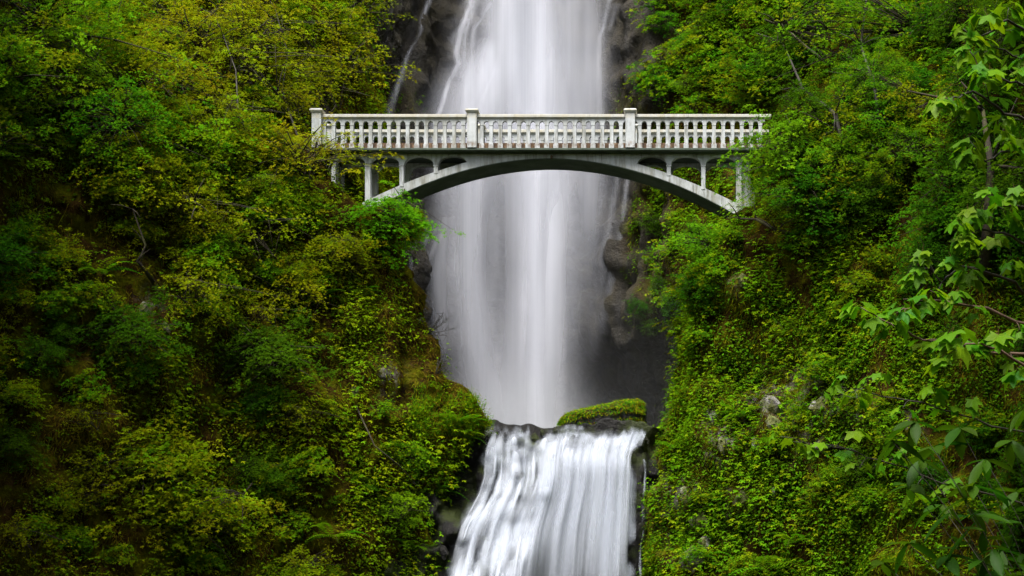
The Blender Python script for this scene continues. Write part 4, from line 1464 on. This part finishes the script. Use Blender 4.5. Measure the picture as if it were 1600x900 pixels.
for px, py, sc, lb in FERNS:
    h = surf_at(px, py)
    if h is None: continue
    p, nn = h
    e = link('fern', None, loc=tuple(float(v) for v in p))
    e.scale = (sc * 1.35,) * 3
    az = math.atan2(nn[0], -nn[1])
    e.rotation_euler = (0, 0, az)
    tag(e, lb, 'fern')
    for k in range(11):
        f_ = link('frond', FRONDS[k % 3], e)
        a = math.radians(180 + (k - 5) * 26 + random.uniform(-9, 9))
        f_.rotation_euler = (random.uniform(-.25, .45), random.uniform(-.2, .2), a)
        f_.scale = (random.uniform(.75, 1.15),) * 3

# ------------------------------------------------------------------ dead wood and bare twigs
def limb(name, pts, label, cat, rad, n_tw, seed, mat):
    r = np.random.default_rng(seed)
    W_ = []
    for px, py, dd in pts:
        h = surf_at(px, py)
        W_.append(h[0] + np.array([0, -dd, 0]))
    W_ = np.array(W_)
    W_[0] = W_[0] + np.array([0, .3, 0])
    e = link(name, None, loc=tuple(float(v) for v in W_[0]))
    tag(e, label, cat)
    Q = W_ - W_[0]
    B = Box()
    m = len(Q)
    B.tube(Q, [rad * (1 - 0.7 * i / (m - 1)) for i in range(m)], 7)
    link('limb', B.mesh('limb', mat, True), e)
    for k in range(n_tw):
        i = r.integers(1, m)
        a = Q[i]
        d = norm(np.array([r.normal(), -abs(r.normal()) * .5, r.normal() * .7 + .3])) * r.uniform(.4, 1.1) * rad * 12
        B = Box()
        B.tube([a, a + d * .5 + np.array([0, 0, .05]), a + d], [rad * .35, rad * .22, rad * .1], 5)
        link('twig', B.mesh('twig', mat, True), e)


limb('dead_branch', [(310, 345, .2), (312, 325, .9), (322, 316, 1.1), (336, 328, 1.2)], 'crooked mossy dead branch jutting from the dark left slope', 'branch', .09, 4, 1, M_BARK)
limb('dead_branch', [(132, 205, .3), (140, 185, 1.0), (142, 165, 1.2), (152, 146, 1.3), (165, 138, 1.3)], 'mossy dead limb standing under the big maple at upper left', 'branch', .13, 6, 2, M_BARK)
limb('dead_branch', [(1230, 372, .3), (1200, 362, .9), (1172, 350, 1.2), (1150, 345, 1.3)], 'yellow mossy branch reaching left below the right arch foot', 'branch', .08, 6, 3, M_BARK)
limb('dead_branch', [(1320, 250, .4), (1290, 190, 1.4), (1250, 150, 1.8), (1210, 90, 2.0)], 'dark bare limb rising through the tree above the right bridge end', 'branch', .10, 8, 4, M_TWIG)

limb('dead_branch', [(470, 205, .3), (462, 150, 1.3), (470, 95, 1.6), (458, 40, 1.8)], 'slender bare stem standing left of the bridge end', 'branch', .05, 7, 5, M_TWIG)
limb('dead_branch', [(405, 240, .3), (392, 185, 1.3), (400, 130, 1.6), (380, 80, 1.8)], 'thin bare stem among the young maples at upper left', 'branch', .05, 7, 6, M_TWIG)
limb('dead_branch', [(250, 445, .3), (243, 415, 1.1), (250, 385, 1.3), (240, 350, 1.4)], 'short mossy stem on the dark left slope', 'branch', .07, 5, 7, M_BARK)
limb('dead_branch', [(1372, 240, .4), (1350, 160, 1.6), (1330, 90, 2.0), (1338, 20, 2.2)], 'curved dark limb in the shade at the upper right', 'branch', .09, 8, 8, M_TWIG)
limb('dead_branch', [(1528, 430, .3), (1524, 350, 1.4), (1530, 270, 1.7), (1520, 190, 2.0)], 'brown tree stem behind the foreground maple', 'branch', .22, 4, 9, M_BARK)
limb('dead_branch', [(560, 640, .2), (600, 690, .9), (640, 740, 1.0), (668, 775, 1.0)], 'long bare twig lying across the plants left of the lower fall', 'branch', .03, 3, 10, M_BARK)


def bare_shrub(px, py, sc, label, seed):
    r = np.random.default_rng(seed)
    h = surf_at(px, py)
    p = h[0]
    e = link('bare_shrub', None, loc=tuple(float(v) for v in p))
    tag(e, label, 'shrub')
    for k in range(8):
        d = norm(np.array([0.9 + r.normal() * .4, r.normal() * .4, .7 + r.normal() * .4])) * r.uniform(.6, 1.2) * sc
        B = Box()
        B.tube([(0, 0, -.05), d * .5 + np.array([0, 0, -.04]), d], [.02, .012, .005], 5)
        for q in range(5):
            a = d * r.uniform(.4, 1)
            B.tube([a, a + norm(r.normal(size=3) + np.array([.5, 0, .4])) * .28 * sc], [.008, .003], 4)
        link('twig', B.mesh('twig', M_TWIG, True), e)


bare_shrub(672, 510, 1.0, 'leafless twiggy shrub on the edge of the left nose against the white water', 1)
bare_shrub(690, 575, .7, 'small bare twig shrub lower on the edge of the left nose', 2)

# ------------------------------------------------------------------ pale rocks showing in the right cliff
def rock_mesh(seed):
    r = np.random.default_rng(seed)
    import bmesh
    bm = bmesh.new()
    bmesh.ops.create_icosphere(bm, subdivisions=2, radius=1)
    for v in bm.verts:
        c = np.array(v.co)
        q = np.round(c * 1.6 + r.uniform(-.1, .1)) / 1.6 * .45 + c * .55
        v.co = q * (1 + .5 * (fbm(c * 1.6 + seed * 5, seed, 3) - .5)) * np.array([1, .6, 1.2])
    me_ = bpy.data.meshes.new('rock')
    bm.to_mesh(me_); bm.free()
    me_.materials.append(M_ROCK)
    return me_


def pale_rock_material():
    m, N, L, b = newmat('lichened_rock')
    pos = N.new('ShaderNodeNewGeometry').outputs['Position']
    n1 = noise_node(N, L, pos, 5.0, 8, 0.75)
    c = ramp(N, L, n1, [(0.32, (0.025, 0.022, 0.018)), (0.48, (0.10, 0.09, 0.08)), (0.58, (0.26, 0.25, 0.24)), (0.7, (0.42, 0.41, 0.40))])
    c = mix(N, L, ramp(N, L, noise_node(N, L, pos, 2.1, 6), [(0.40, 0.0), (0.52, 0.95)]), c, (0.075, 0.085, 0.006))
    L.new(c, b.inputs['Base Color'])
    b.inputs['Roughness'].default_value = 0.8
    bump(N, L, n1, b, 0.8, 0.1)
    return m


M_ROCK = pale_rock_material()
ROCKS = [rock_mesh(k) for k in range(4)]
for k, (px, py, sc) in enumerate([(1270, 575, .45), (1192, 622, .42), (1200, 650, .3), (1118, 688, .3), (1150, 790, .32), (1057, 760, .22), (1056, 785, .25), (1075, 770, .2), (1095, 812, .35), (1105, 840, .3),
                                 (1322, 652, .4), (1318, 620, .3), (1265, 640, .35), (1422, 662, .25), (1172, 700, .3), (1150, 440, .25), (1300, 700, .3), (1205, 760, .25), (1090, 860, .4), (1120, 640, .25)]):
    h = surf_at(px, py)
    if h is None: continue
    o = link('rock', ROCKS[k % 4], cliff_r, loc=tuple(h[0] - h[1] * sc * .42))
    o.scale = (sc * 1.1, sc, sc * .9)
    o.rotation_euler = (random.uniform(-.3, .3), random.uniform(-.3, .3), random.uniform(0, 6))
for k, (px, py, sc) in enumerate([(608, 590, .2), (232, 470, .3), (265, 510, .22), (428, 750, .14), (563, 600, .2)]):
    h = surf_at(px, py)
    o = link('rock', ROCKS[k % 4], cliff_l, loc=tuple(h[0] - h[1] * sc * .42))
    o.scale = (sc * 1.1, sc, sc * .9)
    o.rotation_euler = (random.uniform(-.3, .3), random.uniform(-.3, .3), random.uniform(0, 6))

WETROCKS = []
for k in range(4):
    mw = ROCKS[k].copy(); mw.name = 'wet_rock'; mw.materials.clear(); mw.materials.append(M_WET); WETROCKS.append(mw)
step_obj = bpy.data.objects['rock_step']
for k, (px, py, sc) in enumerate([(775, 688, .34), (790, 684, .2), (836, 686, .2), (848, 678, .16), (897, 690, .28), (925, 690, .18), (868, 676, .2), (812, 676, .15), (955, 676, .18), (985, 675, .2), (712, 842, .34), (706, 868, .3), (760, 720, .25), (834, 800, .25), (1003, 690, .3)]):
    z_ = CAM_Z + (VY - py) / 44
    yb = -0.42 * (8.55 - z_) if px < 860 else -0.12 * (8.55 - z_)
    o = link('stone', WETROCKS[k % 4], step_obj, loc=((px - VX) / 44, yb + .02, z_))
    o.scale = (sc, sc, sc * .8)
    o.rotation_euler = (random.uniform(-.3, .3), random.uniform(-.3, .3), random.uniform(0, 6))

# ------------------------------------------------------------------ foreground: big-leaved maple and dark shrub at the right
def maple_leaf(seed):
    r = np.random.default_rng(seed)
    pts = []
    for a, l in ((-122, .60), (-95, .48), (-60, .95), (-30, .62), (0, 1.05), (30, .62), (60, .95), (95, .48), (122, .60)):
        l *= r.uniform(.92, 1.08)
        pts.append((l * math.sin(math.radians(a)), l * math.cos(math.radians(a))))
    out = []
    n = len(pts)
    for i in range(n):
        x, y = pts[i]
        out.append((x, y))
        if i < n - 1:
            x2, y2 = pts[i + 1]
            out.append(((x + x2) / 2 * 1.06 + r.normal() * .012, (y + y2) / 2 * 1.06 + r.normal() * .012))
    V = [(0, 0, 0)] + [(x, y, -.28 * (x * x + max(y, 0) ** 2) + .05 * math.sin(x * 9)) for x, y in out]
    Fc = [(0, i, i + 1) for i in range(1, len(out))]
    V = np.array(V, float)
    V[:, 1] += .10
    b = len(V)
    V = np.concatenate([V, [(-.012, .1, 0), (.012, .1, 0), (0, -.75, .18)]])
    Fc += [(b, b + 1, b + 2)]
    C = np.array([PAL['bright'][seed % 3]] * len(V)) * r.uniform(.8, 1.05)
    C[b:] = (.16, .07, .03)
    me_ = mesh_np('leaf', V, np.array([(f_[0], f_[2], f_[1]) for f_ in Fc]), M_BIG, C)
    return me_


LEAVES = [maple_leaf(k) for k in range(5)]
TRX, TRY = 4.6, -43.5
maple = link('bigleaf_maple', None, loc=(TRX, TRY, 0))
tag(maple, 'large-leaved maple in the right foreground with drooping light green leaves', 'maple')
B = Box()
B.tube([(0, 0, 0), (.05, 0, 2), (-.1, .1, 4), (0, .1, 6.5), (.2, .2, 9)], [.22, .18, .15, .11, .06], 10)
link('trunk', B.mesh('trunk', M_BARK, True), maple)
BR = [  # branch start height, way points (px,py,d), leaf clusters along it
    (5.2, [(1640, 60, 16.5), (1575, 30, 16.0), (1530, 60, 15.6), (1505, 45, 15.5)]),
    (4.9, [(1650, 120, 17.0), (1580, 85, 16.5), (1540, 70, 16.2)]),
    (4.8, [(1650, 150, 16.5), (1590, 130, 15.8), (1545, 120, 15.4), (1515, 80, 15.3)]),
    (4.6, [(1640, 200, 16.0), (1570, 175, 15.6), (1520, 140, 15.3), (1500, 150, 15.2), (1468, 160, 15.1)]),
    (4.2, [(1650, 260, 16.8), (1590, 230, 16.3), (1540, 250, 16.0), (1510, 240, 15.9)]),
    (4.0, [(1640, 330, 16.2), (1580, 320, 15.7), (1540, 330, 15.5), (1515, 335, 15.4)]),
    (3.7, [(1650, 400, 16.0), (1580, 370, 15.6), (1530, 360, 15.4), (1505, 370, 15.3)]),
    (3.5, [(1640, 470, 16.5), (1560, 430, 16.0), (1500, 415, 15.6), (1470, 440, 15.4), (1440, 400, 15.3)]),
    (3.3, [(1640, 520, 15.8), (1540, 480, 15.4), (1470, 470, 15.1), (1430, 480, 15.0), (1400, 490, 14.9)]),
    (3.1, [(1640, 560, 15.6), (1520, 545, 15.2), (1440, 530, 14.9), (1390, 505, 14.8), (1345, 480, 14.7)]),
    (2.9, [(1650, 600, 15.2), (1560, 545, 14.7), (1510, 535, 14.5), (1480, 560, 14.4)]),
    (2.6, [(1640, 690, 15.0), (1520, 655, 14.6), (1420, 625, 14.4), (1340, 610, 14.3), (1285, 620, 14.2)]),
    (2.3, [(1640, 800, 15.0), (1500, 760, 14.6), (1390, 725, 14.4), (1320, 700, 14.3), (1240, 690, 14.2)]),
]
rl = np.random.default_rng(77)
NLEAF = 0
for hz, way in BR:
    pts = [np.array((0.05, 0.1, hz))] + [np.array(W(*w_)) - np.array((TRX, TRY, 0)) for w_ in way]
    fine = []
    for a, b in zip(pts[:-1], pts[1:]):
        for t in (0, .25, .5, .75):
            fine.append(a * (1 - t) + b * t + rl.normal(size=3) * 0.012)
    fine.append(pts[-1])
    n = len(fine)
    B = Box()
    sparse = hz < 2.8
    B.tube(fine, [(0.008 if sparse else 0.018) * (1 - .85 * i / (n - 1)) + .002 for i in range(n)], 6)
    whorls = []
    for i in range(5, n):
        if sparse and i < 8: continue
        if not sparse and i % 2 and i != n - 1: continue
        o_ = norm(np.array([rl.normal() - .4, rl.normal() * .6 - .2, rl.normal() * .8 + .15])) * rl.uniform(.08, .26) if i < n - 1 else np.zeros(3)
        tp = fine[i] + o_
        if i < n - 1: B.tube([fine[i], fine[i] + o_ * .5 + np.array([0, 0, .015]), tp], [.005, .004, .003], 4)
        whorls.append(tp)
    bo = link('branch', B.mesh('branch', M_TWIG if hz < 2.8 or hz > 3.4 else M_REDTWIG, True), maple)
    for tp in whorls:
        big = rl.uniform(.85, 1.45)
        for k in range(3 if sparse else 5):
            lf = link('leaf', LEAVES[int(rl.integers(5))], bo)
            s_ = rl.uniform(.085, .125) * big * (0.75 if sparse else 1)
            lf.scale = (s_ * rl.uniform(.8, 1.1), s_ * rl.uniform(.9, 1.25), s_)
            az = rl.uniform(-2.4, 2.4)
            lf.location = tuple(tp + np.array([math.sin(az) * .07, -math.cos(az) * .05, rl.uniform(-.04, .05)]))
            lf.rotation_euler = (rl.uniform(-1.1, -.35), rl.uniform(-.3, .3), math.pi + az)
            NLEAF += 1
print('maple leaves', NLEAF)

# dark broad-leaved evergreen shrub close by at the lower right
def long_leaf(seed):
    n = 7
    V, Fc = [], []
    for i in range(n):
        t = i / (n - 1)
        w = .17 * math.sin(math.pi * min(1, .06 + t * .94)) + .004
        V += [(-w, t, .05 - .25 * t * t), (0, t, -.25 * t * t), (w, t, .05 - .25 * t * t)]
    for i in range(n - 1):
        a = 3 * i
        for q in (0, 1):
            Fc += [(a + q, a + q + 1, a + q + 4), (a + q, a + q + 4, a + q + 3)]
    C = np.array([PAL['deep'][seed % 3]] * len(V)) * .8
    return mesh_np('leaf', np.array(V), np.array(Fc), M_BIG, C, smooth=True)


LONG = [long_leaf(k) for k in range(3)]
ex, ey = 2.75, -48.9
ev = link('evergreen_shrub', None, loc=(ex, ey, 0))
tag(ev, 'dark evergreen shrub with long leathery leaves at the lower right foreground', 'shrub')
for k in range(18):
    px, py = [(1395, 690), (1430, 660), (1460, 700), (1500, 670), (1540, 720), (1580, 690), (1420, 760), (1470, 790), (1530, 800), (1590, 770), (1560, 860), (1480, 870), (1600, 640), (1420, 850), (1610, 900), (1380, 880), (1440, 720), (1520, 760)][k]
    tip = np.array(W(px, py, rl.uniform(10.4, 12.6))) - np.array((ex, ey, 0))
    q0 = np.array((rl.uniform(-.25, .25), rl.uniform(-.1, .3), 0))
    mid = np.array((tip[0] * .35 + .05, tip[1] * .5, tip[2] * .55 + .05)) + rl.normal(size=3) * .06
    B = Box()
    fine = [q0 * (1 - t) ** 2 + 2 * mid * t * (1 - t) * 1.0 + tip * t * t for t in np.linspace(0, 1, 9)]
    B.tube(fine, [.005 * (1 - .6 * t) for t in np.linspace(0, 1, 9)], 5)
    st = link('stem', B.mesh('stem', M_TWIG, True), ev)
    for q in range(16):
        lf = link('leaf', LONG[q % 3], st)
        s_ = rl.uniform(.16, .27)
        lf.scale = (s_, s_, s_)
        t = 1 - .6 * (q / 16) ** 1.2 if q > 4 else 1.0
        i0 = min(7, int(t * 8)); f0 = t * 8 - i0
        lf.location = tuple(fine[i0] * (1 - f0) + fine[i0 + 1] * f0)
        lf.rotation_euler = (rl.uniform(-.8, .35), rl.uniform(-.4, .4), q * 2.4 + rl.uniform(-.3, .3))

# ------------------------------------------------------------------ unseen trees added round the viewpoint to shade both sides of the gorge
def shade_tree(seed, h, r, nspray):
    rr = np.random.default_rng(seed)
    d = norm(rr.normal(size=(nspray, 3)) + np.array([0, 0, .2]))
    rad = r * (.45 + .55 * rr.random((nspray, 1)) ** .5) * (0.7 + .6 * fbm(d * 1.5 + seed, 700 + seed, 2))[:, None]
    c = np.array([0, 0, h * .62]) + d * rad * np.array([1, 1, h * .42 / r])
    n = nspray * 14
    si = np.repeat(np.arange(nspray), 14)
    pos = c[si] + rr.normal(size=(n, 3)) * np.array([.6, .6, .22])
    V, Fc, C = scatter(LOB_V, LOB_F, pos, np.array([0, 0, 1.]) + rr.normal(size=(n, 3)) * .45, rr.normal(size=(n, 3)), .38 + .25 * rr.random(n), pick_cols(n, ['green', 'deep', 'bright'], [1, .6, .5]))
    B = Box()
    B.tube([(0, 0, -.2), (.1, 0, h * .3), (-.1, .15, h * .6), (0, 0, h * .95)], [.5, .42, .3, .08], 9)
    for k in range(0, nspray, 5):
        z0 = c[k][2] * .75
        B.tube([(0, 0, z0), (c[k] + np.array([0, 0, z0])) / 2 + np.array([0, 0, .4]), c[k]], [.14, .08, .03], 5)
    return mesh_np('crown', V, Fc, M_LEAF, C), B.mesh('trunk', M_BARK, True)


def shade_canopy_tree(seed, h, r, nspray):
    rr = np.random.default_rng(seed)
    d = norm(rr.normal(size=(nspray, 3)))
    rad = (.3 + .7 * rr.random((nspray, 1)) ** .5) * (0.7 + .6 * fbm(d * 1.5 + seed, 800 + seed, 2))[:, None]
    c = np.array([0, 0, h * .8]) + d * rad * np.array([r, r, h * .19])
    n = nspray * 14
    si = np.repeat(np.arange(nspray), 14)
    pos = c[si] + rr.normal(size=(n, 3)) * np.array([.7, .7, .22])
    V, Fc, C = scatter(LOB_V, LOB_F, pos, np.array([0, 0, 1.]) + rr.normal(size=(n, 3)) * .45, rr.normal(size=(n, 3)), .42 + .28 * rr.random(n), pick_cols(n, ['green', 'deep', 'bright'], [1, .6, .5]))
    B = Box()
    B.tube([(0, 0, -.2), (.1, 0, h * .3), (-.1, .15, h * .6), (0, 0, h * .95)], [.6, .5, .36, .08], 9)
    for k in range(0, nspray, 6):
        z0 = h * .62
        B.tube([(0, 0, z0), (c[k] + np.array([0, 0, z0])) / 2 + np.array([0, 0, .5]), c[k]], [.16, .09, .03], 5)
    return mesh_np('crown', V, Fc, M_LEAF, C), B.mesh('trunk', M_BARK, True)


SHADE_CANOPY = [shade_canopy_tree(k, 34, 7.5, 420) for k in range(2)]
for k, (x, y, sc) in enumerate([(-23, -19, .85), (-20, -27, .85), (-17.5, -33.5, .8), (8.2, -36, .72), (9, -55, .8), (9.3, -27, .85), (14.5, -30, .9), (-29, -8, 1.0), (-31, -24, 1.0), (12.5, -21, .9), (16, -12, 1.0), (11, -33, .85), (20, -24, 1.0)]):
    e = link('maple_tree', None, loc=(x, y, 0))  # out of view, added so its crown darkens the gorge sides
    e.scale = (sc, sc, sc)
    e.rotation_euler = (0, 0, k * 2.3)
    tag(e, 'unseen very tall tree added beside the gorge to shade its sides', 'tree', 'unseen tall trees added to shade the sides of the gorge')
    cr, tk = SHADE_CANOPY[k % 2]
    link('trunk', tk, e)
    link('crown', cr, e)

SHADE_TREES = [shade_tree(k, 24, 5.5, 330) for k in range(3)]
TREES = [(9.6, -43, .62), (10.5, -33, .85), (-12.5, -43.5, .62), (-19.5, -31, .85), (-25, -26, 1.0), (-30, -18, 1.1), (-23, -36, .9), (-17.5, -45, .85), (-14, -56, .9), (15.5, -20, .9), (15, -29, .95), (12.5, -40, .75), (19, -12, 1.0), (12, -52, .9), (-20, -72, 1.1), (-8, -80, 1.1), (4, -78, 1.0), (15, -70, 1.1), (-33, -60, 1.1), (26, -58, 1.1), (-2, -94, 1.2), (-18, -92, 1.2), (16, -90, 1.2)]
for k, (x, y, sc) in enumerate(TREES):
    e = link('maple_tree', None, loc=(x, y, 0))  # out of view, added to block low sky and deepen the gaps
    e.scale = (sc, sc, sc)
    e.rotation_euler = (0, 0, k * 1.9)
    tag(e, 'unseen leafy tree added for shade beside or behind the viewpoint', 'tree', 'unseen shade trees added round the viewpoint')
    cr, tk = SHADE_TREES[k % 3]
    link('trunk', tk, e)
    link('crown', cr, e)

# ------------------------------------------------------------------ spray drifting at the foot of the upper fall
def spray_material():
    m = bpy.data.materials.new('spray')
    m.use_nodes = True
    N, L = m.node_tree.nodes, m.node_tree.links
    N.remove(N['Principled BSDF'])
    v = N.new('ShaderNodeVolumePrincipled')
    v.inputs['Color'].default_value = (.92, .94, .97, 1)
    v.inputs['Anisotropy'].default_value = 0.1
    pos = N.new('ShaderNodeNewGeometry').outputs['Position']
    sx = N.new('ShaderNodeSeparateXYZ'); L.new(pos, sx.inputs[0])
    fall = N.new('ShaderNodeMapRange'); fall.interpolation_type = 'SMOOTHSTEP'
    fall.inputs['From Min'].default_value = 18.0; fall.inputs['From Max'].default_value = 8.0
    L.new(sx.outputs['Z'], fall.inputs['Value'])
    dv = N.new('ShaderNodeVectorMath'); dv.operation = 'DISTANCE'
    sc_ = mapped(N, L, pos, (1.0, 0.8, 1.15))
    L.new(sc_, dv.inputs[0]); dv.inputs[1].default_value = (-8.6, 15.5 * 0.8, 8.6 * 1.15)
    ball = N.new('ShaderNodeMapRange'); ball.interpolation_type = 'SMOOTHSTEP'
    ball.inputs['From Min'].default_value = 6.5; ball.inputs['From Max'].default_value = 0.5
    L.new(dv.outputs['Value'], ball.inputs['Value'])
    nz = ramp(N, L, noise_node(N, L, pos, 0.35, 3), [(0.3, 0.3), (0.7, 1.0)])
    a_ = math_n(N, L, 'MULTIPLY', fall.outputs[0], 0.004)
    b_ = math_n(N, L, 'MULTIPLY', ball.outputs[0], 0.10)
    L.new(math_n(N, L, 'MULTIPLY', math_n(N, L, 'ADD', a_, b_), nz), v.inputs['Density'])
    L.new(v.outputs[0], N['Material Output'].inputs['Volume'])
    return m


B = Box()
B.box(-14.5, 1.5, 4.0, 21.5, 8.45, 21.0)
o = link('spray', B.mesh('spray', spray_material()))
tag(o, 'fine spray hanging over the upper pool at the foot of the tall fall', 'spray', kind='stuff')
cy.volume_step_rate = 3.0
cy.volume_max_steps = 48
